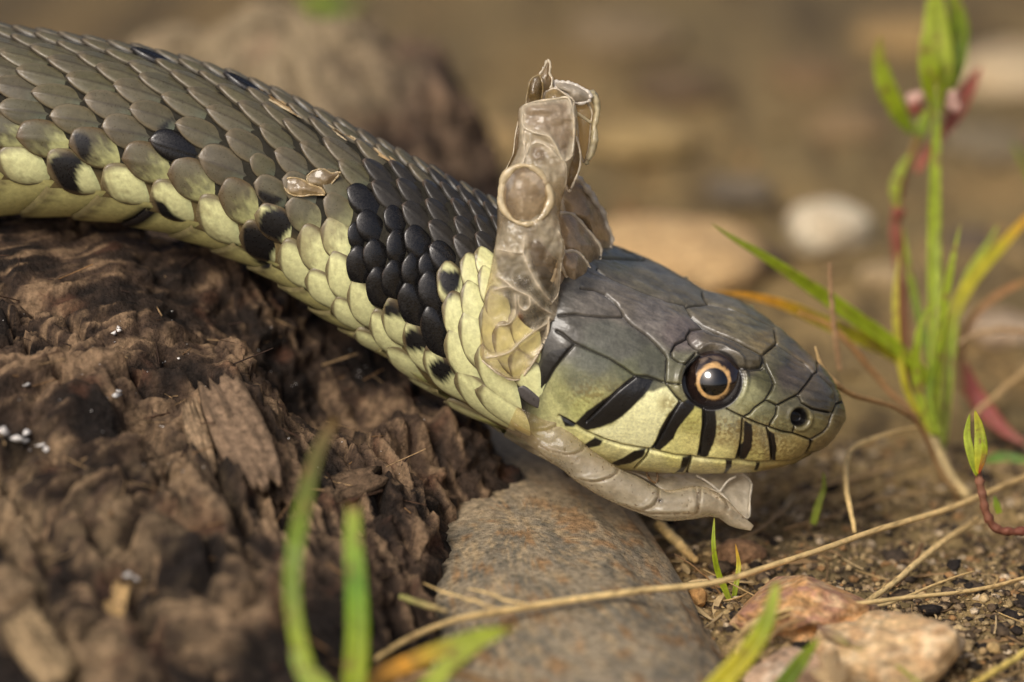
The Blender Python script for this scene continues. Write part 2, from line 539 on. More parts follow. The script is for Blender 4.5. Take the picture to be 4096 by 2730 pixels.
def wood_cols(V, f1, f2, f3, ch, rel, seed, dark, mid, light, pale_fn=None):
    fl = V.reshape(-1, 3)
    n1 = fbm(fl, 1 / 7.0, 3, seed + 7.0).reshape(f1.shape); n2 = fbm(fl, .7, 3, seed + 8.0).reshape(f1.shape)
    c = lerp(dark[None, None], mid[None, None], sstep(-.5, .45, n1 + .5 * f3 + .25 * f2))
    c = lerp(c, light[None, None], sstep(.05, .65, f3 * .9 + .6 * n1 + .35 * n2) * .8)
    c = lerp(c, srgb(88, 58, 42)[None, None], sstep(.3, .7, fbm(fl, 1 / 4.0, 2, seed + 9.0).reshape(f1.shape)) * .5)
    if pale_fn is not None:
        c = pale_fn(c, V, n1, n2)
    return c

xs = [-97, -57, -40, -28, -20, -14, -8.5, -4.5, 1]; ys = [-70, -45, -30, -15, 0, 8, 14, 24, 34]
tab = [[4, 11, 17, 22, 27, 31.2, 32, 30, 20], [3, 10, 16, 21.5, 27, 31.0, 31.5, 29, 20], [2, 10, 15.5, 21, 26, 28.6, 30, 27, 15], [1, 9, 14, 18, 21.5, 21, 25, 26, 14],
       [0, 8, 12, 15, 15.5, 12, 16, 19, 10], [0, 6, 9.5, 12.5, 13.5, 11, 15, 17, 6], [-3, 0, 4, 8.5, 12, 14.3, 14.5, 12, 2], [-6, -4, -3, 0, 8, 13, 12, 8, 0], [-8, -8, -8, -8, -5, 5, 4, -1, -8]]
calm = lambda X, Y: 1 - .72 * np.exp(-((Y - 10) / 6.5) ** 2) * sstep(-20, -34, X) - .35 * np.exp(-((Y - 9) / 6.0) ** 2)
V, f1, f2, f3, ch, rel, H = wood_lump('log', -95, 6, -70, 36, 400, 400, xs, ys, tab, 1.35, 1.0, calm=calm)
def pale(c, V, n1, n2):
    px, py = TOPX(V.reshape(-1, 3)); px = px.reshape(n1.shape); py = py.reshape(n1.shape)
    lowleft = sstep(1500, 2150, py) * sstep(1500, 300, px)  # paler tan towards the lower left of the log
    c = lerp(c, srgb(132, 113, 86)[None, None], .5 * lowleft * sstep(-.4, .3, n1 + .4 * n2))
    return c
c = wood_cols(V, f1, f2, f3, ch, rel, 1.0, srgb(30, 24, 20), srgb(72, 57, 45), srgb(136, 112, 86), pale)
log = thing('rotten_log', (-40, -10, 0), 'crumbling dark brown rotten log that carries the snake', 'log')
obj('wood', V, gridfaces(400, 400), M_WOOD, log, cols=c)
logV = V

def log_z(px, py):
    """the place on the log seen at a photo pixel"""
    x, y = TOPX(logV.reshape(-1, 3))
    k = np.argmin((x - px) ** 2 + (y - py) ** 2 + 4e3 * (((logV.reshape(-1, 3) - CAM) @ FWD - 300) / 100))
    return logV.reshape(-1, 3)[k]

def slab(name, centre, ax, ay, az, half, col, parent, seed, mat):
    """splintered flake of wood: an uneven plate with broken ends"""
    n_, m_ = 26, 16
    u = np.linspace(-1, 1, n_); w = np.linspace(-1, 1, m_)
    Ug, Wg = np.meshgrid(u, w, indexing='ij')
    base = np.stack([Ug * half[0], Wg * half[1], 0 * Ug], -1)
    r1 = fbm(np.stack([Ug * 1.1 + seed, Wg * 5, 0 * Ug], -1), 1.0, 4, seed)
    endc = fbm(np.stack([Wg * 4, Ug * .2, 0 * Ug + 3], -1), 1.0, 3, seed + 1)
    base[..., 0] += endc * half[0] * .25 * np.abs(Ug) ** 3
    base[..., 1] *= (1 - .25 * np.abs(Ug) ** 2 + .12 * r1)
    ax, ay, az = [np.asarray(q, float) for q in (ax, ay, az)]
    top = base.copy(); top[..., 2] = half[2] * (1 - .5 * Wg ** 4) + .35 * r1
    bot = base.copy(); bot[..., 2] = -half[2]
    A = np.stack([ax, ay, az], 0)
    Vt = np.concatenate([top.reshape(-1, 3), bot.reshape(-1, 3)]) @ A + centre
    f = gridfaces(n_, m_)
    F = [tuple(q) for q in f] + [tuple(q[::-1] + n_ * m_) for q in f]
    off = n_ * m_
    idx = [(i, 0) for i in range(n_)] + [(n_ - 1, j) for j in range(1, m_)] + [(i, m_ - 1) for i in range(n_ - 2, -1, -1)] + [(0, j) for j in range(m_ - 2, 0, -1)]
    ids = [i * m_ + j for i, j in idx]
    for a_, b_ in zip(ids, ids[1:] + ids[:1]):
        F.append((a_, b_, b_ + off, a_ + off))
    cc = lerp(col[None, None] + 0 * top, col[None, None] * .45, sstep(.0, .5, r1))
    cc = np.concatenate([cc.reshape(-1, 3), cc.reshape(-1, 3) * .6])
    return obj(name, Vt, F, mat, parent, cols=cc)

def unit(v):
    v = np.asarray(v, float); return v / np.linalg.norm(v)
for q, (px, py, ang, half, col) in enumerate([
        (960, 1740, 68, (6.5, 2.6, .7), srgb(124, 103, 82)), (800, 1760, 75, (4.5, 1.1, .6), srgb(140, 118, 92)), (1120, 1900, 80, (4.0, 2.2, .7), srgb(106, 86, 66)),
        (1380, 1960, -25, (3.6, 1.6, .7), srgb(96, 78, 60)), (450, 2440, 100, (3.0, 1.0, .5), srgb(184, 152, 104)), (150, 2600, 60, (4, 2, .7), srgb(150, 128, 96))]):
    p0 = log_z(px, py)
    a = math.radians(ang)
    x_ax = unit(RGT * math.cos(a) - UPV * math.sin(a) * .75 - FWD * math.sin(a) * .65)
    nrm_ = unit(np.cross(x_ax, unit(np.cross(np.array([0, -.42, .9]), x_ax))))
    z_ax = unit(np.array([0, -.42, .9]) - x_ax * (np.array([0, -.42, .9]) @ x_ax)); y_ax = np.cross(z_ax, x_ax)
    slab('wood_flake', p0 + z_ax * .05, x_ax, y_ax, z_ax, half, col, log, q + 1.0, M_WOOD)
# white specks of fungus on the wood
r = np.random.default_rng(5)
VV = []; FF = []; k = 0
ico = np.array([[1, 0, 0], [-1, 0, 0], [0, 1, 0], [0, -1, 0], [0, 0, 1], [0, 0, -1]], float)
itri = np.array([(0, 2, 4), (2, 1, 4), (1, 3, 4), (3, 0, 4), (2, 0, 5), (1, 2, 5), (3, 1, 5), (0, 3, 5)])
spots = [(445, 1590, .32), (470, 1600, .4), (480, 1575, .3), (460, 1340, .3), (455, 1355, .25), (470, 1325, .25), (60, 1770, .75), (95, 1765, .5), (190, 1790, .45), (1010, 1130, .22), (1030, 1138, .28), (1050, 1132, .2), (1060, 1140, .22), (660, 1440, .25),
         (515, 2300, .4), (150, 1305, .2), (720, 1440, .2), (105, 1540, .3)] + [(r.uniform(0, 1700), r.uniform(1250, 1900), r.uniform(.05, .13)) for _ in range(60)]
for (px, py, rad) in spots:
    if py < np.interp(px, [0, 700, 1250, 1900], [900, 1000, 1300, 1720]):
        continue
    p0 = log_z(px, py)
    for _ in range(2 if rad > .2 else 1):
        VV.append((ico + .3 * r.normal(size=(6, 3))) * rad * np.array([1, 1, .6]) + p0 + rad * r.normal(size=3) * .6 + np.array([0, 0, rad * .5])); FF.append(itri + 6 * k); k += 1
o = obj('fungus_specks', np.concatenate(VV), np.concatenate(FF), M_STONE, log, cols=np.broadcast_to(srgb(214, 210, 204), (6 * k, 3)))
o['kind'] = 'stuff'; o['label'] = 'white specks of fungus on the wood'
# loose fibres and crumbs of the wood
VV = []; FF = []; CC = []; k = 0
for _ in range(150):
    px = r.uniform(0, 1880); py = r.uniform(980, 2700)
    if py < np.interp(px, [0, 700, 1250, 1900], [900, 1000, 1330, 1760]) or px > np.interp(py, [1000, 1700, 2000, 2300, 2730], [1200, 1880, 1800, 1600, 1350]):
        continue
    p0 = log_z(px, py)
    L = r.uniform(.8, 4.5); a = r.uniform(0, 6.28)
    dr = np.array([math.cos(a), math.sin(a) * .8, r.uniform(-.2, .5)])
    t = np.linspace(0, 1, 4)[:, None]
    pts = p0 + dr * L * t + np.array([0, 0, .12])
    w_ = r.uniform(.03, .09) * (1.6 if r.random() < .2 else 1)
    vt, ft = tube(pts, w_, 5, .2, int(_))
    VV.append(vt); FF += [tuple(x + k for x in f) for f in ft]; k += len(vt)
    CC.append(np.broadcast_to([srgb(120, 92, 62), srgb(78, 58, 44), srgb(58, 44, 36), srgb(150, 124, 90)][r.integers(4)], vt.shape))
o = obj('wood_fibres', np.concatenate(VV), FF, M_WOOD, log, cols=np.concatenate(CC))
o['kind'] = 'stuff'; o['label'] = 'loose splinters and fibres on the rotten wood'

# ---- second piece of wood behind the snake
xs2 = [-66, -56, -44, -30, -18, -9, -4, 2]; ys2 = [50, 58, 64, 70, 78, 90, 105, 125]
tab2 = [[-6, -5, -4, -3, 0, 0, -3, -6], [-5, 0, 6, 12, 20, 24, 20, -2], [-5, 3, 12, 22, 30, 35, 30, 0], [-5, 4, 13, 25, 33, 37, 33, 0], [-5, 5, 15, 24, 33, 36.5, 30, 0], [-5, 4, 15, 19, 29, 33, 25, -2], [-6, 1, 9, 13, 20, 23, 15, -4], [-8, -6, -6, -5, -5, -4, -6, -8]]
V, f1, f2, f3, ch, rel, H = wood_lump('log', -66, 4, 50, 125, 170, 170, xs2, ys2, np.array(tab2) * .86 - 1.0, 1.5, 4.0)
c = wood_cols(V, f1, f2, f3, ch, rel, 4.0, srgb(42, 34, 29), srgb(76, 61, 50), srgb(120, 99, 80))
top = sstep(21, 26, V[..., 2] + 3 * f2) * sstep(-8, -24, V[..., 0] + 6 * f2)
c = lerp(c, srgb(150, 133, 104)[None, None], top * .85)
c = lerp(c, srgb(140, 116, 92)[None, None], sstep(.25, .5, fbm(V, 1 / 8.0, 2, 9.0)) * .6)
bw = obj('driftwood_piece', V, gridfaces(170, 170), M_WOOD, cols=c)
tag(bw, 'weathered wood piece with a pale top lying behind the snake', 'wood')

# ================================================================== STONES
def stone(name, centre, radii, rotz, cols, label, seed, group=None, cat='stone', rough=.16, tilt=(0, 0), power=2.4, n=(44, 64), facets=0):
    la = np.linspace(0, np.pi, n[0]); lo = np.linspace(0, 2 * np.pi, n[1], endpoint=False)
    A, O = np.meshgrid(la, lo, indexing='ij')
    e = 2 / power
    sp = lambda v: np.sign(v) * np.abs(v) ** e
    d = np.stack([sp(np.sin(A)) * sp(np.cos(O)), sp(np.sin(A)) * sp(np.sin(O)), sp(np.cos(A))], -1)
    nz = fbm(d, 1.2, 3, seed)
    nf = fbm(d, 4.0, 4, seed + 1)
    d = d * (1 + rough * nz + .035 * nf)[..., None]
    if facets:
        rg = np.random.default_rng(int(seed * 10) + 1)
        for _ in range(facets):
            nn = unit(rg.normal(size=3)); lim = rg.uniform(.62, .85)
            ex = np.maximum((d @ nn) - lim, 0)
            d = d - .9 * ex[..., None] * nn
    V = d * np.asarray(radii, float)
    tx, ty = tilt
    Rx = np.array([[1, 0, 0], [0, math.cos(tx), -math.sin(tx)], [0, math.sin(tx), math.cos(tx)]])
    Ry = np.array([[math.cos(ty), 0, math.sin(ty)], [0, 1, 0], [-math.sin(ty), 0, math.cos(ty)]])
    Rz = np.array([[math.cos(rotz), -math.sin(rotz), 0], [math.sin(rotz), math.cos(rotz), 0], [0, 0, 1]])
    V = V @ (Rz @ Ry @ Rx).T + np.asarray(centre, float)
    n2 = fbm(V, .28, 4, seed + 2); n3 = fbm(V, .9, 3, seed + 3)
    cs = [np.asarray(q) for q in cols]
    c = lerp(cs[0][None, None] + 0 * V, cs[1 % len(cs)][None, None], sstep(-.25, .35, n2))
    if len(cs) > 2:
        c = lerp(c, cs[2][None, None], sstep(.05, .4, n3 + .3 * n2) * .8)
    if len(cs) > 3:
        c = lerp(c, cs[3][None, None], sstep(.2, .45, fbm(V, .45, 3, seed + 5)) * .9)
    o = obj(name, V, gridfaces(n[0], n[1], True), M_STONE, cols=c)
    return tag(o, label, cat, group)

def gxy(dx, dy, z=0.0):
    g = G(dx * 1.7408, dy * 1.7408, z)
    return np.array([float(g[0]), float(g[1]), z])

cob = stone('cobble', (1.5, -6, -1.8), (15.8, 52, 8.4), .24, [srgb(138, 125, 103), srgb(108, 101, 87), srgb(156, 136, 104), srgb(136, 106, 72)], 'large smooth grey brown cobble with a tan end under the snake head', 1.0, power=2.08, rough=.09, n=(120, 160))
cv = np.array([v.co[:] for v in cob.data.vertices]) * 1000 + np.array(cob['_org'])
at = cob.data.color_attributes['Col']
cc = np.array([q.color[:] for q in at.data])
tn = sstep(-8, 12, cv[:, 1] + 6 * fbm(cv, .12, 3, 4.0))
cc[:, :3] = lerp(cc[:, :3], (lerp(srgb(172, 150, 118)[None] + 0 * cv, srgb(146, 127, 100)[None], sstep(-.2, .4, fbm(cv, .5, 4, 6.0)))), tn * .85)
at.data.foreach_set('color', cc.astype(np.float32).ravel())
stone('flint', gxy(1835, 1445) + [0, 2, .6], (7.2, 8.4, 4.0), .5, [srgb(186, 142, 92), srgb(164, 122, 96), srgb(200, 170, 130), srgb(158, 116, 98)], 'broken orange pink flint under the long straw', 3.0, tilt=(-.2, .1), rough=.26, facets=4, power=2.4)
stone('flint', gxy(2030, 1560) + [0, 2, .8], (7.4, 8.0, 4.0), .2, [srgb(204, 172, 126), srgb(190, 154, 112), srgb(214, 190, 152)], 'cream flint with flat broken faces on the soil', 4.0, tilt=(-.25, -.1), rough=.24, facets=4, power=2.5)
stone('flint', gxy(1830, 1575) + [0, 0, .3], (4.6, 4.0, 2.4), .8, [srgb(186, 156, 128), srgb(170, 138, 110), srgb(200, 180, 156)], 'pinkish beige flint beside the cream flint', 5.0, rough=.2, facets=6)
stone('pebble', gxy(1700, 1290) + [0, 0, .9], (2.4, 1.7, 1.3), .2, [srgb(138, 108, 80), srgb(120, 92, 68)], 'small rounded brown pebble beside the seedling', 6.0, cat='pebble')
stone('pebble', gxy(1602, 1385) + [0, 0, .6], (.95, .9, 1.0), .2, [srgb(190, 150, 96), srgb(170, 128, 78)], 'tiny orange pebble at the right edge of the cobble', 7.0, cat='pebble', n=(20, 28))
stone('pebble', gxy(2282, 1500) + [0, 0, .5], (.62, .55, .5), .2, [srgb(206, 178, 124), srgb(190, 160, 108)], 'tiny round cream pebble on bare soil', 8.0, cat='pebble', n=(20, 28))
stone('pebble', gxy(2258, 1503) + [0, 0, .3], (.35, .3, .3), .2, [srgb(190, 160, 112)], 'tiniest tan pebble touching the round cream pebble', 9.0, cat='pebble', n=(16, 22))
stone('white_stone', gxy(1908, 575) + [0, 3, 1.8], (5.2, 4.4, 3.4), .3, [srgb(206, 194, 168), srgb(186, 170, 142)], 'bright white stone on the soil behind the grass', 10.0, rough=.12)
stone('sand_stone', gxy(1540, 660) + [0, 9, .6], (12, 11, 4.0), .1, [srgb(194, 160, 112), srgb(182, 148, 102), srgb(204, 174, 128)], 'broad sandy yellow stone just beyond the snake head', 11.0, rough=.1)
for q, (dx, dy, rad, cols, lab) in enumerate([
        (1700, 440, 4.5, [srgb(110, 98, 80), srgb(96, 86, 72)], 'dark grey stone out of focus on the far soil'),
        (2335, 175, 9.0, [srgb(186, 166, 132), srgb(172, 150, 116)], 'beige stone out of focus beyond the red leaf'),
        (2300, 760, 4.6, [srgb(180, 158, 130), srgb(166, 142, 114)], 'pinkish beige stone behind the brown dry blade'),
        (2270, 340, 6.5, [srgb(124, 110, 86), srgb(108, 97, 76)], 'dull grey brown stone out of focus behind the sprig'),
        (2040, 640, 3.4, [srgb(168, 146, 110), srgb(152, 130, 96)], 'small tan stone behind the upright grass'),
        (1480, 330, 7.0, [srgb(158, 134, 90), srgb(144, 122, 80)], 'ochre stone out of focus on the far soil'),
        (1950, 300, 6.0, [srgb(138, 114, 80), srgb(124, 102, 72)], 'mid brown stone out of focus left of the sprig'),
        (1430, 90, 9.0, [srgb(128, 110, 82), srgb(110, 94, 70)], 'dull olive brown stone far behind the cast skin'),
        (2080, 90, 8.0, [srgb(146, 120, 78), srgb(132, 108, 72)], 'ochre brown stone far behind the sprig'),
        (1860, 180, 6.0, [srgb(120, 96, 66), srgb(104, 84, 60)], 'dark tan stone far out of focus'),
        (1760, 600, 3.0, [srgb(74, 60, 50), srgb(60, 50, 44)], 'dark crumb of earth left of the white stone'),
        (2230, 560, 4.0, [srgb(96, 82, 66), srgb(80, 70, 58)], 'dark brown clod behind the yellowing blade'),
        (1560, 210, 7.0, [srgb(96, 78, 56), srgb(84, 70, 52)], 'dark brown clod far behind the long blade'),
        (1120, 330, 6.0, [srgb(164, 136, 92), srgb(150, 126, 84)], 'tan stone between the wood piece and cast skin')]):
    stone('stone', gxy(dx, dy) + [0, 0, rad * .04], (rad, rad * .85, rad * .34), q * .7, cols, lab, 20.0 + q, 'stones out of focus on the far soil', rough=.16, n=(28, 40))
#@@SNAKE
# ================================================================== SNAKE
# stations: top x,y  bottom x,y  width/height  roll(deg)  exponent  axis depth (mm)
ST = [(-560, 60, -540, 850, .95, 0, 2.0, 9.5), (-200, 80, -215, 854, .95, 0, 2.0, 8.8), (0, 114, -20, 856, .95, 0, 2.0, 8.4),
      (350, 166, 300, 868, .95, 0, 2.0, 8), (700, 236, 590, 912, .95, 0, 2.0, 8), (1045, 350, 840, 993, .95, 0, 2.0, 7.8),
      (1393, 516, 1090, 1118, .95, 0, 2.0, 7.6), (1660, 652, 1310, 1278, .95, 0, 2.0, 7.4), (1905, 782, 1565, 1438, .97, 4, 2.05, 7.2),
      (2080, 860, 1795, 1596, 1.0, 10, 2.1, 7.0), (2230, 912, 2015, 1722, 1.08, 18, 2.2, 6.9), (2340, 944, 2180, 1812, 1.16, 25, 2.3, 6.8),
      (2448, 982, 2340, 1860, 1.25, 31, 2.35, 6.8), (2604, 1045, 2520, 1879, 1.32, 33, 2.4, 6.8), (2716, 1104, 2660, 1887, 1.34, 33, 2.4, 6.7),
      (2814, 1160, 2780, 1890, 1.34, 33, 2.4, 6.6), (2957, 1206, 2920, 1889, 1.3, 33, 2.35, 6.3), (3046, 1261, 3010, 1885, 1.26, 33, 2.3, 6.0),
      (3136, 1331, 3085, 1873, 1.22, 32, 2.25, 5.6), (3225, 1411, 3150, 1857, 1.2, 31, 2.2, 5.3), (3296, 1478, 3215, 1832, 1.2, 30, 2.1, 5.1),
      (3343, 1545, 3272, 1803, 1.2, 28, 2.05, 5.0), (3367, 1605, 3325, 1762, 1.2, 26, 2.0, 4.9), (3376, 1645, 3360, 1712, 1.2, 25, 2.0, 4.9), (3379, 1672, 3378, 1680, 1.2, 25, 2.0, 4.9)]
ST = np.array(ST, float)
midp = (ST[:, 0:2] + ST[:, 2:4]) / 2
SS = np.concatenate([[0], np.cumsum(np.linalg.norm(np.diff(midp, axis=0), axis=1))])

def snake_eval(s, th):
    """(s, theta) -> photo px, py, depth.  theta 0 = dorsal midline, pi/2 = side facing the camera, pi = belly"""
    s = np.asarray(s, float); th = np.asarray(th, float)
    q = crom(SS, ST, s)
    T = q[..., 0:2]; B = q[..., 2:4]
    C = (T + B) / 2; Uv = (T - B) / 2
    r, phi, n, dep = q[..., 4], np.radians(q[..., 5]), q[..., 6], q[..., 7]
    h = np.linalg.norm(Uv, axis=-1)
    def prof(th):
        cs, sn = np.cos(th), np.sin(th)
        e = 2.0 / n
        u = -r * np.sign(sn) * np.abs(sn) ** e       # toward camera negative
        v = np.sign(cs) * np.abs(cs) ** e
        a = v * np.cos(phi) + u * np.sin(phi)
        b = u * np.cos(phi) - v * np.sin(phi)
        return a, b
    # extent of the rolled superellipse
    p = n / (n - 1.0)
    ext = (np.abs(np.cos(phi)) ** p + np.abs(r * np.sin(phi)) ** p) ** (1 / p)
    a, b = prof(th)
    a = a / ext; b = b / ext
    px = C[..., 0] + Uv[..., 0] * a; py = C[..., 1] + Uv[..., 1] * a
    d = dep + b * h * MM
    return px, py, d

def snake_pos(s, th):
    return P(*snake_eval(s, th))

def snake_nrm(s, th):
    e1, e2 = 4.0, 0.015
    a = snake_pos(s + e1, th) - snake_pos(s - e1, th)
    b = snake_pos(s, th + e2) - snake_pos(s, th - e2)
    n = np.cross(b, a)
    n /= np.linalg.norm(n, axis=-1)[..., None] + 1e-12
    # outward
    cpt = (snake_pos(s, 0 * th) + snake_pos(s, 0 * th + np.pi)) / 2
    sg = np.sign(((snake_pos(s, th) - cpt) * n).sum(-1))
    return n * np.where(sg == 0, 1, sg)[..., None]

# ---- head markings, traced plate edges
sutures = [
    H1((650, 290), (720, 350), (850, 410), (960, 460), (1100, 510), (1270, 580), (1440, 612)),
    H1((500, 460), (620, 475), (720, 510), (800, 580), (860, 660), (885, 715), (960, 790), (1080, 870), (1170, 960), (1250, 1050), (1270, 1085)),
    H1((1590, 500), (1600, 550), (1640, 600)), H1((300, 700), (460, 690), (560, 705), (700, 715), (885, 715)),
    H1((280, 840), (340, 870), (440, 950), (600, 1020), (760, 1090), (900, 1180), (980, 1240), (1100, 1250), (1240, 1300)),
    H1((1270, 1085), (1265, 1200), (1260, 1300), (1350, 1420), (1400, 1470)), H1((1265, 1305), (1390, 1320)),
    H1((1310, 1030), (1320, 1080), (1400, 1135), (1440, 1140), (1520, 1050)), H1((1310, 1030), (1350, 960), (1440, 915), (1455, 890)),
    H1((440, 960), (380, 1030), (260, 1180), (170, 1330), (140, 1400)), H1((880, 110), (960, 150), (1030, 190)), H1((640, 185), (760, 190), (900, 195), (1080, 205)),
    H2((310, 180), (520, 155), (700, 190), (900, 260), (1110, 370)), H2((1110, 370), (1120, 440), (1130, 510)),
    H2((310, 180), (370, 270), (470, 355), (600, 420), (760, 480), (850, 530), (1000, 605), (1020, 600), (1130, 510)),
    H2((330, 440), (360, 390), (470, 372)), H2((330, 440), (360, 520), (440, 590), (560, 600), (680, 660), (800, 720), (900, 735), (990, 720), (1010, 660), (1005, 605)),
    H2((1020, 610), (1025, 680), (1080, 790), (1110, 860), (1090, 920), (1040, 1000)), H2((1130, 510), (1250, 590), (1380, 680), (1470, 770)),
    H2((1470, 770), (1410, 860), (1330, 960), (1250, 1000), (1140, 1060), (1040, 1010)), H2((1470, 770), (1500, 760), (1500, 650)), H2((1500, 760), (1570, 830), (1630, 890)),
    H2((1330, 970), (1360, 1040), (1450, 1090), (1620, 1125)), H2((1630, 890), (1660, 950), (1670, 1040)),
    H2((1735, 1020), (1670, 1045), (1640, 1120), (1600, 1240), (1550, 1300), (1440, 1365), (1440, 1420), (1390, 1500)),
    H2((1140, 1060), (1130, 1140), (1080, 1220), (1070, 1255), (1180, 1295), (1280, 1310), (1430, 1365)), H2((1280, 1310), (1290, 1250)),
    H2((1040, 1010), (940, 1080), (900, 1130), (840, 1165), (960, 1220), (1070, 1255)), H2((840, 1165), (760, 1130), (690, 1090)), H2((1010, 735), (900, 745), (820, 735)),
    H2((480, 1090), (490, 1200), (470, 1300), (440, 1500)), H2((830, 1180), (820, 1330), (790, 1540)), H2((1050, 1260), (1080, 1400), (1090, 1560)),
    H3((1540, 230), (1480, 330), (1400, 480), (1320, 620)), H3((1150, 20), (1000, 140), (880, 260), (740, 400)),
    H3((1280, 640), (1250, 700), (1150, 800)), H3((1640, 705), (1600, 830)),
]
mouth = [H3((510, 350), (600, 400), (720, 480), (890, 552), (1050, 600), (1280, 642), (1500, 687), (1700, 712), (2000, 732), (2200, 747), (2340, 748)) + [(3160, 1846), (3225, 1822), (3262, 1812)]]
bars = [
    H3((640, 410), (740, 310), (880, 210), (1000, 140), (1070, 60), (1150, 10), (1320, 40), (1280, 110), (1220, 190), (1130, 270), (1050, 350), (960, 410), (850, 450), (740, 475), (680, 450)),
    H3((505, 345), (570, 370), (660, 410), (640, 440), (560, 435)),
    H3((1280, 630), (1330, 560), (1360, 470), (1400, 400), (1440, 330), (1530, 240), (1600, 205), (1680, 215), (1660, 290), (1590, 370), (1530, 450), (1480, 540), (1420, 600), (1370, 640)),
    H3((1680, 690), (1710, 600), (1720, 450), (1725, 290), (1840, 290), (1850, 350), (1850, 500), (1820, 600), (1780, 680), (1740, 710)),
    H3((2005, 720), (2030, 640), (2080, 560), (2090, 390), (2155, 420), (2162, 560), (2150, 620), (2110, 700), (2070, 740)),
    H2((1055, 1275), (1110, 1310), (1133, 1420), (1122, 1562), (1078, 1562), (1080, 1420)),
    H2((1440, 1365), (1460, 1370), (1440, 1440), (1400, 1500), (1380, 1500)),
    H3((720, 590), (810, 530), (890, 560), (850, 600), (760, 620)), H3((940, 750), (1050, 700), (1150, 640), (1255, 635), (1220, 700), (1120, 750), (1010, 770)),
    H3((1500, 828), (1540, 790), (1560, 705), (1640, 700), (1630, 760), (1560, 828)), H3((1905, 836), (1930, 790), (1930, 730), (1990, 735), (1980, 780), (1935, 836)),
    H3((2170, 805), (2190, 750), (2230, 752), (2200, 805)),
    H1((150, 1090), (240, 1010), (390, 990), (430, 960), (300, 1130), (200, 1310), (150, 1400), (95, 1390), (130, 1200)),
]
lipyellow = [H3((740, 480), (850, 450), (960, 410), (1130, 270), (1250, 150), (1430, 100), (1545, 235), (1440, 330), (1330, 560), (1280, 640), (1050, 600), (890, 550))]
headpts = [  # photo place, own colour of the skin there (sRGB)
    (2600, 1130, 112, 105, 98), (2500, 1000, 84, 82, 74), (2750, 1200, 114, 106, 98), (2600, 1260, 108, 100, 92), (2720, 1340, 100, 90, 84), (2480, 1230, 96, 88, 78),
    (2400, 1220, 102, 95, 86), (2500, 1380, 84, 82, 72), (2420, 1340, 92, 90, 80), (2600, 1460, 80, 79, 65), (2380, 1450, 88, 88, 74), (2320, 1540, 104, 104, 82),
    (2450, 1550, 108, 106, 78), (2260, 1590, 148, 146, 98), (2330, 1630, 172, 170, 106), (2420, 1600, 146, 142, 94), (2520, 1500, 94, 94, 70), (2950, 1290, 126, 116, 100),
    (2860, 1240, 114, 106, 98), (3040, 1300, 110, 104, 92), (3060, 1360, 128, 112, 88), (2880, 1390, 104, 94, 88), (2990, 1460, 96, 88, 80), (3150, 1500, 92, 82, 80),
    (3200, 1440, 122, 106, 92), (3120, 1430, 100, 94, 82), (3180, 1350, 104, 96, 84), (3280, 1600, 84, 77, 74), (3250, 1540, 96, 86, 80), (3350, 1600, 88, 82, 64),
    (3355, 1720, 112, 98, 64), (3300, 1780, 122, 104, 66), (3250, 1700, 104, 94, 60), (3120, 1700, 98, 92, 62), (3160, 1640, 92, 86, 64), (3060, 1520, 92, 88, 64), (2990, 1580, 140, 136, 96),
    (3010, 1630, 120, 116, 80), (3060, 1640, 98, 95, 68), (2900, 1680, 138, 134, 106), (2880, 1760, 160, 146, 98), (2870, 1800, 222, 212, 138), (2980, 1720, 130, 118, 84), (3000, 1780, 150, 132, 80), (3010, 1825, 200, 188, 112),
    (3080, 1760, 140, 126, 92), (3120, 1800, 158, 138, 84), (3120, 1838, 166, 146, 84), (3190, 1800, 138, 120, 72), (2780, 1700, 180, 172, 98), (2760, 1770, 220, 210, 134), (2700, 1790, 226, 218, 140),
    (2720, 1480, 96, 93, 72), (2730, 1560, 120, 114, 82), (2500, 1780, 228, 220, 156), (2600, 1840, 228, 220, 156), (2800, 1860, 226, 216, 154), (3000, 1868, 204, 192, 130), (3080, 1862, 180, 160, 100),
    (2350, 1720, 206, 198, 132), (2300, 1800, 186, 178, 122), (2450, 1860, 196, 188, 130), (2200, 1700, 188, 182, 128), (2150, 1600, 172, 168, 116), (2200, 1640, 180, 176, 120), (2250, 1350, 70, 66, 58), (2300, 1100, 70, 66, 60), (2350, 980, 80, 76, 68),
]
hp = np.array(headpts, float)
hpc = np.array([srgb(*q[2:]) for q in headpts])
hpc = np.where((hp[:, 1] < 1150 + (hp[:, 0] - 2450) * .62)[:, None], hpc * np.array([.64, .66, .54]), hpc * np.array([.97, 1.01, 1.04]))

def idw(px, py, pts, vals, power=3.0, eps=30.0):
    sh = np.shape(px); px = np.ravel(px); py = np.ravel(py)
    out = np.empty((len(px), vals.shape[1]))
    for s in range(0, len(px), 20000):
        d2 = (px[s:s+20000, None] - pts[:, 0]) ** 2 + (py[s:s+20000, None] - pts[:, 1]) ** 2 + eps ** 2
        w = d2 ** (-power)
        out[s:s+20000] = (w @ vals) / w.sum(1)[:, None]
    return out.reshape(sh + (vals.shape[1],))

EYE = (2848.0, 1527.0)
BROWN, YEL, BLK, TEAL = srgb(86, 81, 62), srgb(210, 210, 154), srgb(22, 21, 21), srgb(96, 116, 102)

# ---- one continuous skin from tail side to snout
s_head0 = SS[10]
sv = np.concatenate([np.linspace(0, s_head0, 150, endpoint=False), np.linspace(s_head0, SS[-4], 430, endpoint=False), np.linspace(SS[-4], SS[-1], 60)])
NT = 720
tv = np.linspace(-np.pi, np.pi, NT, endpoint=False)
Sg, Tg = np.meshgrid(sv, tv, indexing='ij')
PXg, PYg, Dg = snake_eval(Sg, Tg)
W = P(PXg, PYg, Dg)
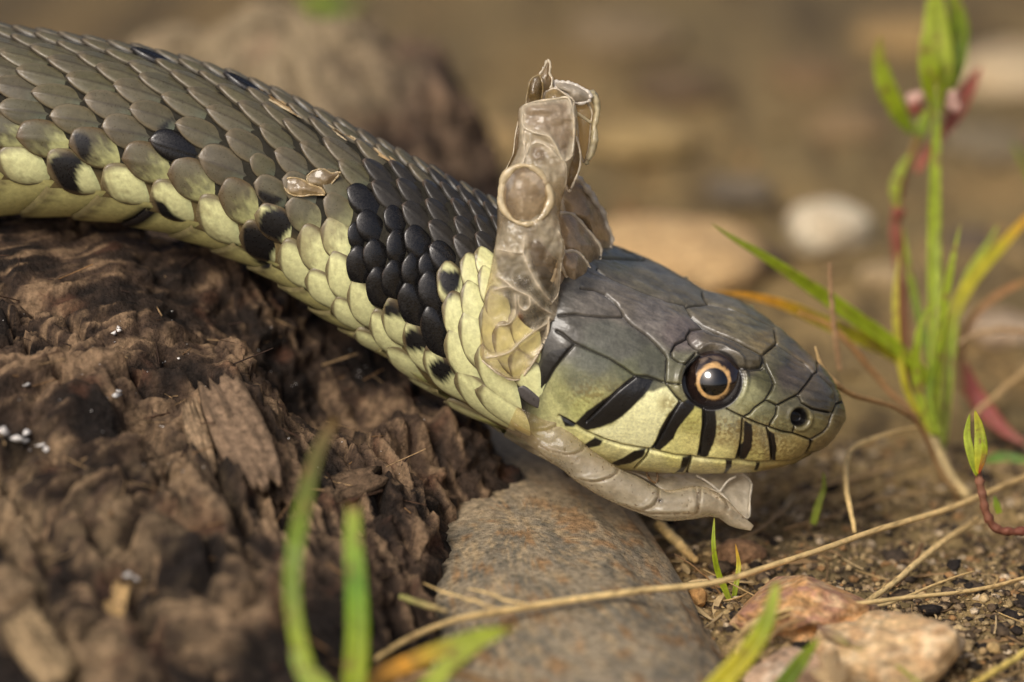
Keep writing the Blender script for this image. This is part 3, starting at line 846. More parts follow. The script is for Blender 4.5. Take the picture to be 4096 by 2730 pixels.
# normals on the grid
du = np.gradient(W, axis=0)
dv = (np.roll(W, -1, 1) - np.roll(W, 1, 1))
Nn = np.cross(dv, du); Nn /= np.linalg.norm(Nn, axis=-1)[..., None] + 1e-12
cen = W.mean(1, keepdims=True)
flip = np.sign(((W - cen) * Nn).sum(-1).mean(1))
Nn *= np.where(flip == 0, 1, flip)[:, None, None]
facing = (Nn @ FWD) < 0.02
# hidden half takes the mirrored marking of the seen half
mj = (NT - np.arange(NT)) % NT
LX = np.where(facing, PXg, PXg[:, mj]); LY = np.where(facing, PYg, PYg[:, mj])
ishead = sstep(s_head0 + 40, s_head0 + 160, Sg)
hm = Sg > s_head0
disp = np.zeros(Sg.shape)
colb = np.empty(Sg.shape + (3,)); colb[:] = srgb(44, 42, 36)
bel = sstep(1.9, 2.3, np.abs(Tg))
colb = lerp(colb, srgb(112, 98, 66), bel)
lx, ly = LX[hm], LY[hm]
sd = segdist(lx, ly, sutures)
md = segdist(lx, ly, mouth)
wn3 = W[hm]
nz = fbm(wn3, 1.1, 4, 1.5)
nz2 = fbm(wn3, 0.33, 3, 2.5)
streak = fbm(np.stack([(lx * .94 + ly * .34) * .012, (-lx * .34 + ly * .94) * .05, 0 * lx], -1), 1.0, 4, 4.2)
hc = idw(lx, ly, hp, hpc)
topz = np.exp(-((ly - (1150 + (lx - 2500) * .42)) / 260.0) ** 2)
hc *= (1 + 0.24 * nz + 0.12 * nz2 + 0.42 * streak * topz)[:, None]
# pale lip field
for q in lipyellow:
    k = sstep(-6, 10, polysd(lx, ly, q) + nz * 7)
    hc = lerp(hc, srgb(226, 225, 172)[None] * (1 + .06 * nz[:, None]), k)
    o2 = np.exp(-(((lx - 2672) / 42) ** 2 + ((ly - 1612) / 38) ** 2)) * sstep(-.25, .35, nz + .15)
    hc = lerp(hc, srgb(150, 138, 90)[None], o2 * k)
stip = fbm(wn3, 3.2, 2, 6.6)
zone = np.exp(-(((lx - 2900) / 200) ** 2 + ((ly - 1715) / 60) ** 2)) + np.exp(-(((lx - 3080) / 110) ** 2 + ((ly - 1790) / 60) ** 2)) + .8 * np.exp(-(((lx - 2370) / 130) ** 2 + ((ly - 1580) / 60) ** 2))
hc = lerp(hc, srgb(122, 106, 62)[None], np.clip(zone, 0, 1) * sstep(.02, .3, stip + .3 * nz) * .75)
hc = lerp(hc, srgb(196, 188, 128)[None], np.clip(zone, 0, 1) * sstep(.05, .35, -stip) * .35)
bk = np.full(lx.shape, -99.0)
for q in bars:
    bk = np.maximum(bk, polysd(lx, ly, q))
hc = lerp(hc, BLK[None] * .55, sstep(-3, 4, bk + nz * 2.5))
# eye surround
ed = np.hypot((lx - EYE[0]) / 1.05, ly - EYE[1])
hc = lerp(hc, srgb(24, 22, 22)[None], sstep(122, 113, ed))
# nostril
nd = np.hypot((lx - 3198) / 1.0, (ly - 1671) / 1.05)
hc = lerp(hc, srgb(10, 8, 8)[None], sstep(40, 32, nd))
# seams
hc = lerp(hc, srgb(34, 30, 26)[None], np.exp(-(sd / 3.6) ** 2) * .92)
hc = lerp(hc, srgb(40, 34, 26)[None], np.exp(-(md / 3.2) ** 2) * .6)
g = -0.34 * np.exp(-(sd / 3.6) ** 2) + 0.13 * (1 - np.exp(-sd / 22.0))
g += -0.30 * np.exp(-(md / 6.0) ** 2)
g += 0.16 * sstep(0, 40, md) * 0
# overlapping plate steps: brow shield and frontal stand proud
supra = H2((330, 440), (360, 390), (470, 375), (600, 420), (760, 480), (850, 530), (1000, 605), (1010, 660), (990, 720), (900, 735), (800, 720), (680, 660), (560, 600), (440, 590), (360, 520))
g += 0.55 * sstep(-2, 30, polysd(lx, ly, supra))
frontal = H2((310, 180), (520, 155), (700, 190), (900, 260), (1110, 370), (1120, 440), (1130, 510), (1010, 600), (850, 530), (760, 480), (600, 420), (470, 355), (370, 270))
g += 0.14 * sstep(-3, 14, polysd(lx, ly, frontal))
pariet = H1((650, 290), (850, 410), (1100, 510), (1440, 612), (1480, 700), (1590, 795), (1470, 840), (1350, 960), (1290, 1085), (1170, 960), (1080, 870), (960, 790), (885, 715), (860, 660), (800, 580), (720, 510), (500, 460))
g += 0.12 * sstep(-3, 16, polysd(lx, ly, pariet))
lowl = sstep(0, 60, ly - 1840) * 0.0
g += -1.5 * sstep(116, 96, ed) + 0.25 * np.exp(-((ed - 132) / 9.0) ** 2) * sstep(EYE[1] + 130, EYE[1] - 40, ly)
g += -1.1 * sstep(40, 22, nd) + 0.14 * np.exp(-((nd - 46) / 8.0) ** 2)
g += 0.025 * nz + 0.09 * streak * topz
fadeg = ishead[hm]
disp[hm] = g * fadeg
colb[hm] = lerp(colb[hm], hc, fadeg)
# bare skin between the body scales, a little teal
W2 = W + Nn * (disp - 0.12 * (1 - ishead))[..., None]
F = gridfaces(len(sv), NT, True)
Vall = W2.reshape(-1, 3)
capA = W2[0].mean(0); capB = W2[-1].mean(0)
nV = len(Vall)
Vall = np.concatenate([Vall, capA[None], capB[None]])
call = np.concatenate([colb.reshape(-1, 3), colb[0].mean(0)[None], colb[-1].mean(0)[None]])
jj = np.arange(NT); j2 = (jj + 1) % NT
capf = np.concatenate([np.stack([np.full(NT, nV), j2, jj, jj], 1), np.stack([np.full(NT, nV + 1), (len(sv) - 1) * NT + jj, (len(sv) - 1) * NT + j2, (len(sv) - 1) * NT + j2], 1)])
snake = thing('grass_snake', P(700, 900, 8.0), 'olive grass snake with black and pale yellow markings sloughing its skin', 'snake')
me_tris = [tuple(f) for f in capf[:, :3]]
body = obj('body', Vall, F, M_BODY, snake, cols=call)
# close both ends
import bmesh as _bm
bmx = _bm.new(); bmx.from_mesh(body.data); bmx.verts.ensure_lookup_table()
for f in me_tris:
    try:
        bmx.faces.new([bmx.verts[int(i)] for i in f])
    except ValueError:
        pass
bmx.to_mesh(body.data); bmx.free()
body.data.polygons.foreach_set('use_smooth', np.ones(len(body.data.polygons), bool))
# the thin skin between the body scales is dull, the head shields are glossy
body.data.materials.append(M_UNDER)
ring_i = np.arange(len(F)) // NT
mi = np.zeros(len(body.data.polygons), np.int32)
mi[:len(F)] = (sv[np.minimum(ring_i, len(sv) - 1)] < s_head0 + 60).astype(np.int32)
body.data.polygons.foreach_set('material_index', mi)

# ---- eye
ei = np.argmin((np.where(facing & hm, 0, 1e9) + (PXg - EYE[0]) ** 2 + (PYg - EYE[1]) ** 2).ravel())
d_eye = Dg.ravel()[ei]
RE = 3.45
ec = P(EYE[0], EYE[1], d_eye + 3.08)
lat = np.linspace(0, np.pi, 60); lon = np.linspace(0, 2 * np.pi, 72, endpoint=False)
LA, LO = np.meshgrid(lat, lon, indexing='ij')
axis = -FWD; e1 = RGT; e2 = UPV
nrm_e = np.cos(LA)[..., None] * axis + np.sin(LA)[..., None] * (np.cos(LO)[..., None] * e1 + np.sin(LO)[..., None] * e2)
bul = 1 + 0.05 * np.exp(-(LA / 0.42) ** 2)
Ve = ec + RE * nrm_e * bul[..., None]
nze = fbm(nrm_e, 6.0, 3, 1.0)
ang = np.degrees(LA)
gold_lim = 26.6 + 2.4 * nze + 3.5 * np.exp(-((LO - 1.6) / .7) ** 2) - 2.0 * np.exp(-((LO - 5.9) / .6) ** 2)
ce = lerp(srgb(190, 152, 98)[None, None] * (1 + .28 * nze[..., None]), srgb(34, 24, 20)[None, None] * (1 + .5 * nze[..., None]), sstep(0, 4, ang - gold_lim))
top_arc = sstep(3, 0, np.abs(ang - 42) / 2.5) * np.exp(-((LO - 1.75) / .55) ** 2)  # paler tan arc above the gold ring
ce = lerp(ce, srgb(120, 104, 86)[None, None], top_arc * sstep(-.3, .3, nze))
ce = lerp(srgb(5, 5, 6)[None, None] + 0 * ce, ce, sstep(22.6, 23.8, ang))
obj('eye', Ve, gridfaces(60, 72, True), M_EYE, snake, cols=ce)['label'] = 'round dark eye with golden ring'

# ---- scales, traced row by row: place, kind (d olive brown, o olive to yellow, y yellow, b black)
rows = {
 1: [(*T1(185, 1090), 'y'), (*T1(560, 1150), 'y'), (*T1(950, 1240), 'y'), (*T2(150, 1040), 'y'), (*T2(440, 1160), 'y'), (*T2(690, 1290), 'y'), (*T3(370, 1110), 'y'),
     (*T3(590, 1300), 'y'), (*T5(350, 460), 'y'), (*T5(510, 645), 'y')],
 2: [(*T1(55, 840), 'o'), (*T1(340, 890), 'o'), (*T1(730, 960), 'o'), (*T1(1110, 1070), 'o'), (*T2(280, 900), 'o'), (*T2(570, 1040), 'o'), (*T2(790, 1170), 'y'),
     (*T3(520, 990), 'Y'), (*T5(290, 190), 'y'), (*T5(450, 390), 'y'), (*T5(610, 600), 'y'), (*T5(760, 820), 'y'), (*T5(970, 990), 'y'), (*T5(1230, 1170), 'y')],
 3: [(*T1(190, 690), 'd'), (*T1(570, 750), 'd'), (*T1(950, 840), 'd'), (*T2(150, 690), 'b'), (*T2(470, 810), 'd'), (*T3(180, 530), 'd'), (*T3(440, 720), 'D'),
     (*T3(690, 900), 'Y'), (*T4(320, 1270), 'b'), (*T5(550, 270), 'b'), (*T5(680, 520), 'y'), (*T5(850, 700), 'y'), (*T5(1020, 880), 'y'), (*T5(1290, 1060), 'y')],
 4: [(*T1(150, 520), 'd'), (*T1(450, 580), 'd'), (*T1(820, 640), 'd'), (*T1(1150, 720), 'd'), (*T2(320, 600), 'd'), (*T2(610, 680), 'd'), (*T2(720, 815), 'd'),
     (*T3(400, 510), 'd'), (*T3(700, 670), 'D'), (*T4(295, 1000), 'b'), (*T4(460, 1190), 'b'), (*T4(620, 1390), 'b'), (*T5(780, 390), 'b'), (*T5(950, 580), 'b'), (*T5(1150, 770), 'y'), (*T5(1390, 900), 'y')],
 5: [(*T1(45, 370), 'd'), (*T1(320, 420), 'd'), (*T1(700, 480), 'd'), (*T1(1050, 550), 'd'), (*T2(230, 430), 'd'), (*T2(520, 525), 'd'), (*T2(810, 640), 'd'), (*T2(900, 790), 'd'),
     (*T3(690, 490), 'd'), (*T4(410, 920), 'b'), (*T4(650, 1100), 'b'), (*T4(790, 1310), 'b'), (*T5(920, 300), 'b'), (*T5(1100, 490), 'y'), (*T5(1230, 640), 'y')],
 6: [(*T1(190, 295), 'd'), (*T1(560, 350), 'd'), (*T1(920, 415), 'd'), (*T1(1230, 490), 'd'), (*T2(400, 400), 'd'), (*T2(700, 495), 'd'), (*T2(970, 610), 'd'), (*T3(560, 260), 'd'),
     (*T4(350, 680), 'b'), (*T4(640, 860), 'b'), (*T4(840, 1060), 'b'), (*T4(1060, 1190), 'b'), (*T5(1210, 170), 'y')],
 60: [(*T4(940, 1280), 'b'), (*T5(1050, 240), 'y'), (*T5(1220, 380), 'y')],
 61: [(*T4(280, 440), 'd'), (*T4(570, 630), 'b'), (*T4(820, 820), 'b'), (*T4(1040, 980), 'b'), (*T4(1270, 1120), 'b'), (*T5(1310, 110), 'y')],
 62: [(*T4(170, 260), 'd'), (*T4(490, 430), 'b'), (*T4(770, 600), 'b'), (*T4(1020, 780), 'b'), (*T4(1270, 950), 'b'), (*T4(1450, 1090), 'b')],
 7: [(*T1(90, 210), 'd'), (*T1(430, 255), 'd'), (*T1(780, 320), 'd'), (*T1(1150, 390), 'd'), (*T2(290, 290), 'd'), (*T2(590, 385), 'd'), (*T2(830, 500), 'd'), (*T3(620, 60), 'd'),
     (1485, 612, 'd'), (*T4(700, 430), 'b'), (*T4(990, 610), 'b'), (*T4(1240, 770), 'b'), (*T4(1450, 930), 'b'), (2040, 985, 'b')],
 80: [(1965, 1150, 'y'), (2000, 1250, 'y'), (1985, 1330, 'y'), (2050, 1410, 'y'), (2030, 1060, 'b'), (2090, 1140, 'b'), (2110, 1240, 'b'), (2110, 1340, 'y'), (2100, 1050, 'b'), 
      (2032, 1650, 'y'), (2110, 1505, 'y'), (2128, 1592, 'k')],
}
for r_ in (1, 2, 3, 4, 5, 6, 7):
    L = rows[r_]
    a, b_ = L[0], L[1]
    while L[0][0] > -180:
        a, b_ = L[0], L[1]
        L.insert(0, (2 * a[0] - b_[0], 2 * a[1] - b_[1] + 6, 'b' if random.random() < .08 else ('y' if r_ == 1 else 'o' if r_ == 2 else 'd')))
sizes = np.array([  # x, y, length, width, shear, roundness
 (230, 250, 215, 122, .2, 0), (240, 390, 215, 125, .2, 0), (300, 480, 212, 132, .25, .3), (300, 590, 205, 152, .4, .7), (300, 690, 195, 195, .55, 1),
 (850, 405, 200, 112, .2, 0), (930, 480, 205, 120, .2, 0), (900, 660, 215, 160, .3, .6), (960, 810, 185, 168, .4, .9), (880, 890, 195, 205, .55, 1),
 (1230, 540, 172, 102, .25, 0), (1290, 640, 192, 118, .25, .1), (1092, 770, 165, 122, .3, .7), (1224, 867, 185, 138, .35, .8), (1265, 1005, 155, 170, .5, 1), (1180, 1060, 165, 190, .55, 1),
 (1059, 673, 128, 98, .2, .8), (1434, 946, 84, 108, .3, 1), (1483, 911, 124, 128, .2, 1), (1443, 1067, 118, 163, .35, 1), (1505, 1031, 112, 138, .3, 1), (1590, 991, 98, 138, .25, 1),
 (1586, 884, 112, 118, .2, 1), (1675, 973, 134, 132, .2, .9), (1666, 866, 146, 122, .2, .3), (1456, 804, 160, 128, .15, .8), (1554, 781, 160, 118, .15, .1), (1577, 1120, 104, 158, .3, 1),
 (1653, 1085, 98, 138, .25, 1), (1720, 1071, 92, 112, .2, 1), (1773, 1031, 140, 124, .2, .6), (1764, 938, 146, 116, .2, .2), (1867, 924, 142, 114, .2, .1), (1755, 848, 142, 108, .2, .05),
 (1519, 692, 156, 108, .15, 0), (1612, 692, 148, 98, .15, 0), (1900, 840, 140, 100, .15, 0), (1648, 1224, 128, 168, .45, 1), (1745, 1333, 130, 184, .5, 1), (1860, 1442, 155, 184, .5, 1), (1998, 1517, 190, 165, .5, 1),
 (1831, 1281, 140, 152, .4, 1), (1728, 1172, 124, 152, .35, 1), (1900, 1218, 124, 142, .35, .9), (1516, 1155, 114, 168, .4, 1), (1590, 1300, 118, 172, .5, 1), (1688, 1400, 134, 188, .6, 1), (1786, 1505, 156, 188, .6, 1),
 (1940, 1609, 210, 185, .6, 1), (1366, 1109, 128, 178, .5, 1), (1458, 1224, 134, 184, .55, 1), (1548, 1345, 130, 190, .6, 1), (1636, 1468, 135, 194, .65, 1), (1757, 1568, 190, 165, .6, 1), (1906, 1672, 210, 145, .5, 1),
 (1298, 1155, 155, 155, .5, 1), (1400, 1264, 145, 145, .5, 1), (1498, 1370, 138, 135, .5, 1), (1357, 842, 150, 125, .3, .8), (1352, 959, 140, 145, .4, 1), (2032, 1650, 230, 150, .3, 1), (2118, 1511, 150, 120, .2, 1), (2128, 1592, 100, 62, .1, 1)], float)
blackpatch = [
 T1((365, 1060), (400, 995), (520, 960), (645, 1065), (580, 1130), (600, 1230), (632, 1340), (520, 1275), (420, 1180)),
 T1((525, 920), (560, 855), (650, 855), (692, 900), (682, 1000), (640, 1035), (575, 990)),
 T2((20, 985), (90, 1010), (150, 1090), (275, 1185), (180, 1200), (80, 1115)),
 T2((100, 590), (170, 470), (60, 560), (20, 600)),
 T2((555, 1200), (620, 1155), (700, 1145), (775, 1200), (835, 1290), (770, 1350), (760, 1440), (700, 1440), (600, 1320)),
 T2((690, 1120), (730, 1070), (850, 1065), (900, 1180), (825, 1275), (720, 1210)), T2((685, 960), (760, 975), (845, 1015), (760, 1070), (690, 1040)),
 T5((595, 380), (640, 345), (695, 345), (745, 475), (660, 450), (605, 440)), T5((725, 570), (770, 535), (865, 540), (945, 690), (800, 682), (745, 650)),
 T5((915, 780), (960, 740), (1045, 745), (1110, 855), (1010, 895), (950, 860)), T5((960, 165), (1000, 145), (1120, 155), (1110, 270), (1055, 345), (1000, 280)),
 T4((330, 600), (500, 600), (520, 800), (300, 800), (260, 700)), T1((850, 1530), (1000, 1440), (1140, 1385), (1190, 1445), (1080, 1515), (980, 1540)),
]
# inverse lookup table
ts = np.linspace(0, SS[12], 520); tt = np.linspace(-0.35, 3.2, 300)
TS, TTh = np.meshgrid(ts, tt, indexing='ij')
QX, QY, QD = snake_eval(TS, TTh)
def locate(px, py):
    k = np.argmin(((QX - px) ** 2 + (QY - py) ** 2 + (QD - 0) * 0.0).ravel())
    return TS.ravel()[k], TTh.ravel()[k]

def halfheight(s):
    q = crom(SS, ST, np.array([s]))[0]
    return 0.5 * math.hypot(q[0] - q[2], q[1] - q[3])

NTt, NW = 20, 17
tg = np.concatenate([[0, .03, .065], np.linspace(.12, 1, NTt - 3)])
wg = np.concatenate([[-1, -.95, -.88], np.linspace(-.77, .77, NW - 6), [.88, .95, 1]])
TGr, WGr = np.meshgrid(tg, wg, indexing='ij')
fgrid = gridfaces(NTt, NW)

def make_scale(s0, th0, Ls, Ws, shear, rnd, code, lift=1.0):
    h = halfheight(s0)
    t, w = TGr, WGr
    pw = 0.80 - 0.42 * rnd
    tm = 0.56 - 0.12 * rnd
    f = np.where(t < tm, np.clip(1 - (1 - t / tm) ** 2, 0, 1) ** pw, 1 - (0.34 - .2 * rnd) * np.clip((t - tm) / (1 - tm), 0, 1) ** 2)
    dv = w * f * Ws / 2 + (0.06 * Ws * random.uniform(-1, 1)) * (t - .5) * 0
    dl = (t - 0.5) * Ls + shear * dv + random.uniform(-2, 2)
    # blunt the tip of rounded scales
    dl = dl + rnd * 0.10 * Ls * (np.abs(w) ** 2.0) * np.exp(-t / .25)
    s = s0 + dl
    th = th0 + dv / h
    hd = (0.30 + 0.13 * (code in 'bk')) * (Ws / 125.0) ** .5
    edge = np.clip((1 - np.abs(w)) / 0.22, 0, 1) * np.clip(t / 0.10, 0, 1)
    edge = np.sqrt(np.clip(1 - (1 - edge) ** 2, 0, 1))
    zz = lift * (0.58 * (1 - t) ** 1.2 - 0.36 * t) + hd * (1 - np.abs(w) ** (4.0 if code in 'bk' else 2.4)) * np.sin(np.pi * np.clip(t * .86 + .1, 0, 1)) + 0.16 * (edge - 1) - 0.12 * (edge < .02)
    if rnd < .65:
        zz = zz + 0.11 * np.exp(-(w / .10) ** 2) * sstep(0.02, .2, t)
    zz = zz + 0.02 * random.uniform(-1, 1)
    pos = snake_pos(s, th) + snake_nrm(s, th) * zz[..., None]
    # ------- own colours, with gap shade drawn round the brown scales
    px, py, _ = snake_eval(s, th)
    nzv = fbm(pos, 1.3, 3, 3.3)
    nzf = fbm(pos, 1.7, 2, 5.0)
    tint = random.uniform(.88, 1.14)
    br = BROWN * tint * np.array([1, random.uniform(.97, 1.03), random.uniform(.92, 1.06)])
    cb = np.broadcast_to(br, t.shape + (3,)) * (1 + .12 * nzv[..., None])
    cb = lerp(cb, srgb(88, 70, 54), 0.5 * sstep(.3, 0, t))
    low = sstep(.45, .95, t) * sstep(-.5, .9, w)
    kk = float(sstep(1.5, .8, th0)) if False else 1.0
    teal_amt = 0.55 * low * float(np.clip((th0 - .55) / .7, 0, 1))
    cb = lerp(cb, TEAL, teal_amt)
    cy = np.broadcast_to(YEL * random.uniform(.92, 1.06), t.shape + (3,)) * (1 + .05 * nzv[..., None])
    ol = sstep(.55, .12, t - .12 * w + .35 * nzf)
    cy = lerp(cy, srgb(128, 116, 80), .75 * ol * (.75 if px.mean() < 1150 else .38) + 0 * t)
    cy = lerp(cy, srgb(150, 172, 132), .35 * sstep(.7, 1, t))
    if code == 'd':
        c = cb
    elif code == 'D':
        c = lerp(cb, srgb(148, 146, 104), .75 * sstep(.35, .95, t + .25 * w + .2 * nzf))
    elif code == 'o':
        c = lerp(cb * 1.05, srgb(178, 178, 122), .9 * sstep(.35, 1.0, t + .38 * w + .3 * nzf))
    elif code == 'Y':
        c = lerp(cy, srgb(128, 118, 84), .7 * sstep(.75, .25, t + .2 * w + .3 * nzf))
    elif code == 'y':
        c = cy
    elif code == 'n':
        c = np.broadcast_to(srgb(46, 43, 38), t.shape + (3,)) * (1 + .2 * nzv[..., None])
        c = lerp(c, srgb(96, 80, 66), .6 * sstep(.14, 0, t))
    elif code == 'k':
        c = np.broadcast_to(srgb(78, 74, 72), t.shape + (3,)).copy()
    else:
        c = np.broadcast_to(BLK, t.shape + (3,)) * (1 + .25 * nzv[..., None])
        c = lerp(c, srgb(74, 60, 50), .55 * sstep(.12, 0, t) * sstep(-.3, .4, nzf + .2))
    if code not in 'bkn':
        bks = np.full(t.shape, -99.0)
        for q in blackpatch:
            q0 = np.asarray(q)
            if abs(q0[:, 0].mean() - px.mean()) < 220 and abs(q0[:, 1].mean() - py.mean()) < 220:
                bks = np.maximum(bks, polysd(px, py, q))
        c = lerp(c, BLK, sstep(-7, 7, bks + 8 * fbm(pos, .6, 2, 7.0)))
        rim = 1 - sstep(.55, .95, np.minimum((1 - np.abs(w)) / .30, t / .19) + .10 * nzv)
        if code in 'yoY':
            c = lerp(c, srgb(88, 74, 52), .9 * rim)
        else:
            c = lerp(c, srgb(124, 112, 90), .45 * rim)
            c = lerp(c, srgb(34, 30, 25), .85 * (1 - sstep(.02, .10, np.minimum(1 - np.abs(w), t * 1.1 + (w < 0) * .05))))  # dark outline paints the shade of the gaps between scales into the colour
            if rnd < .65:
                c = lerp(c, srgb(52, 44, 36), .55 * np.exp(-(w / .045) ** 2) * sstep(.1, .3, t))
    return pos.reshape(-1, 3), c.reshape(-1, 3)

nscale = 0
row_sth = {}
def put(px, py, code, rowid):
    if code == 'b' and rowid in (7, 61, 62):
        code = 'n'
    global nscale
    s0, th0 = locate(px, py)
    z = idw(np.array([px], float), np.array([py], float), sizes[:, :2], sizes[:, 2:], 2.5, 12.0)[0]
    th_ = th0 if (px < 3000) else th0
    # foreshortened rows near the back keep their true width
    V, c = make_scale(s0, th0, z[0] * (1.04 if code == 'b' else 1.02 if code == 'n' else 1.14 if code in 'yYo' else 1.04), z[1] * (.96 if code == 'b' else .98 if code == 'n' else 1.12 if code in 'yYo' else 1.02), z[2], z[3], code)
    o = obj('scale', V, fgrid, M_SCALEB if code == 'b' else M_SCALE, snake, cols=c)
    nscale += 1
    row_sth.setdefault(rowid, []).append((s0, th0, z[0], z[1]))

for rid, L in rows.items():
    for (x, y, cde) in L:
        put(x, y, cde, rid)

# rows over the back and down the far side: each new row sits in the gaps of the row before
prev = sorted(row_sth[7])
p6 = sorted(row_sth[6])
k = 0
DTH = lambda x: float(np.interp(x, [900, 1500], [.178, .165]))
while k < 11:
    nxt = []
    for (a, b_) in zip(prev[:-1], prev[1:]):
        s0 = (a[0] + b_[0]) / 2; th0 = (a[1] + b_[1]) / 2 - DTH((a[0] + b_[0]) / 2 - 560)
        nxt.append((s0, th0, b_[0] - a[0], 0))
    if k % 2 == 1:
        nxt.insert(0, (nxt[0][0] - nxt[0][2], nxt[0][1], nxt[0][2], 0)); nxt.append((nxt[-1][0] + nxt[-1][2] * .9, nxt[-1][1], nxt[-1][2], 0))
    for (s0, th0, ds, _) in nxt:
        x, y, _d = snake_eval(np.array([s0]), np.array([max(th0, .05)]))
        x = float(x[0])
        h = halfheight(s0)
        cde = 'n' if (1640 + 70 * k < x < 2250 and random.random() < .85 - .1 * k) else 'd'
        if random.random() < .04:
            cde = 'b'
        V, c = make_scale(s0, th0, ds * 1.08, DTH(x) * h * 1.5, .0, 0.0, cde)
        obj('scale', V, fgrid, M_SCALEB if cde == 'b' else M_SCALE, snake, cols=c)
        nscale += 1
    prev = nxt
    k += 1
print('scales', nscale)

# ---- belly plates
r1 = sorted(row_sth[1])
ends = [r1[0][0] - 190] + [(a[0] + b_[0]) / 2 + 30 for a, b_ in zip(r1[:-1], r1[1:])] + [r1[-1][0] + 80 + 120 * q for q in range(6)]
nT, nA = 8, 40
for q, (sa, sb) in enumerate(zip(ends[:-1], ends[1:])):
    Ls = (sb - sa) * 1.3
    sc_ = (sa + sb) / 2
    near = min(r1, key=lambda e: abs(e[0] - sc_))
    h = halfheight(sc_)
    th_a = min(near[1] + 0.36 * near[3] / h, 2.75)
    aa = np.linspace(th_a, 2 * np.pi - th_a, nA); t = np.concatenate([[0, .05], np.linspace(.14, 1, nT - 2)])
    TT_, AA = np.meshgrid(t, aa, indexing='ij')
    off = -0.55 * h * np.minimum(np.minimum(AA - th_a, 2 * np.pi - th_a - AA), .55)
    s = sa - 40 + TT_ * Ls + off
    zz = 0.34 * (1 - TT_) - 0.2 * TT_ + .12 * np.sin(np.pi * TT_) - .25 * (TT_ < .02)
    pos = snake_pos(s, AA) + snake_nrm(s, AA) * zz[..., None]
    px, py, _ = snake_eval(s, AA)
    nzv = fbm(pos, 1.2, 3, 2.0)
    c = np.broadcast_to(srgb(196, 190, 126), TT_.shape + (3,)) * (1 + .06 * nzv[..., None])
    c = lerp(c, srgb(92, 80, 58), .85 * sstep(.30, .05, TT_ + .12 * nzv))
    bks = np.full(TT_.shape, -99.0)
    for pch in blackpatch[-1:] + blackpatch[4:5]:
        bks = np.maximum(bks, polysd(px, py, pch))
    c = lerp(c, BLK, sstep(-4, 5, bks + 5 * nzv))
    
    obj('ventral_plate', pos, gridfaces(nT, nA), M_SCALE, snake, cols=c)
#@@SHED
# ================================================================== CAST SKIN
shed = thing('shed_skin', P(2150, 1500, -2), 'translucent brown cast skin peeling off around the snake neck and chin', 'shed skin')
C_SK, C_SKD, C_PALE, C_WHITE = srgb(206, 193, 164), srgb(166, 148, 120), srgb(216, 202, 174), srgb(232, 224, 206)

def loft_tube(st, ns, nt, n_exp=2.2, wob=0.25, seed=1.0):
    """st rows: Ax, Ay, Bx, By, depth centre, depth half (mm)"""
    st = np.asarray(st, float)
    mid = (st[:, 0:2] + st[:, 2:4]) / 2
    s = np.concatenate([[0], np.cumsum(np.linalg.norm(np.diff(mid, axis=0), axis=1))])
    sv = np.linspace(0, s[-1], ns); th = np.linspace(0, 2 * np.pi, nt, endpoint=False)
    q = crom(s, st, sv)
    e = 2.0 / n_exp
    cs = np.sign(np.cos(th)) * np.abs(np.cos(th)) ** e; sn = np.sign(np.sin(th)) * np.abs(np.sin(th)) ** e
    C = (q[:, 0:2] + q[:, 2:4]) / 2; U = (q[:, 0:2] - q[:, 2:4]) / 2
    px = C[:, 0:1] + U[:, 0:1] * cs; py = C[:, 1:2] + U[:, 1:2] * cs
    d = q[:, 4:5] - np.maximum(q[:, 5:6], .05) * sn
    V = P(px, py, d)
    d = d + wob * (fbm(V, .35, 3, seed) + .5 * (ridged(V.reshape(-1, 3), .55, 3, seed + 3).reshape(d.shape) - 1.0))
    return px, py, d, sv, th

def add_caps(V, F, ns, nt):
    V = V.reshape(-1, 3)
    F = [tuple(f) for f in F]
    a, b = V[:nt].mean(0), V[(ns - 1) * nt:].mean(0)
    n = len(V)
    V = np.concatenate([V, a[None], b[None]])
    for j in range(nt):
        F.append((n, (j + 1) % nt, j)); F.append((n + 1, (ns - 1) * nt + j, (ns - 1) * nt + (j + 1) % nt))
    return V, F

# --- upright band: the old face skin, turned inside out
pairs = [(S2(500, 1395), S2(440, 1405), -2.9, .3), (S2(560, 1320), S2(330, 1370), -3.0, .9), (S2(640, 1215), S2(165, 1235), -3.2, 1.4), (S2(715, 1060), S2(150, 1100), -3.4, 1.8),
         (S2(785, 900), S2(158, 900), -3.2, 2.2), (S2(800, 720), S2(185, 700), -3.6, 2.4), (S2(825, 480), S2(235, 480), -3.9, 2.4), (S2(850, 300), S2(265, 300), -4.0, 2.4),
         (S2(830, 170), S2(285, 170), -4.0, 2.4), (S1(880, 1390), S1(312, 1400), -3.9, 2.4), (S1(930, 1220), S1(325, 1250), -3.8, 2.3), (S1(960, 1080), S1(400, 1080), -3.6, 2.2),
         (S1(1005, 940), S1(490, 900), -3.4, 2.0), (S1(1020, 740), S1(500, 720), -3.2, 1.9), (S1(1030, 620), S1(495, 600), -3.0, 1.8), (S1(1000, 480), S1(530, 500), -2.8, 1.6), (S1(960, 440), S1(580, 478), -2.7, 1.2), (S1(930, 436), S1(620, 468), -2.7, .6)]
st = [(*a, *b, d, h) for a, b, d, h in pairs]
bx, by, bd, bs, bth = loft_tube(st, 240, 120, 2.3, .45, 2.0)
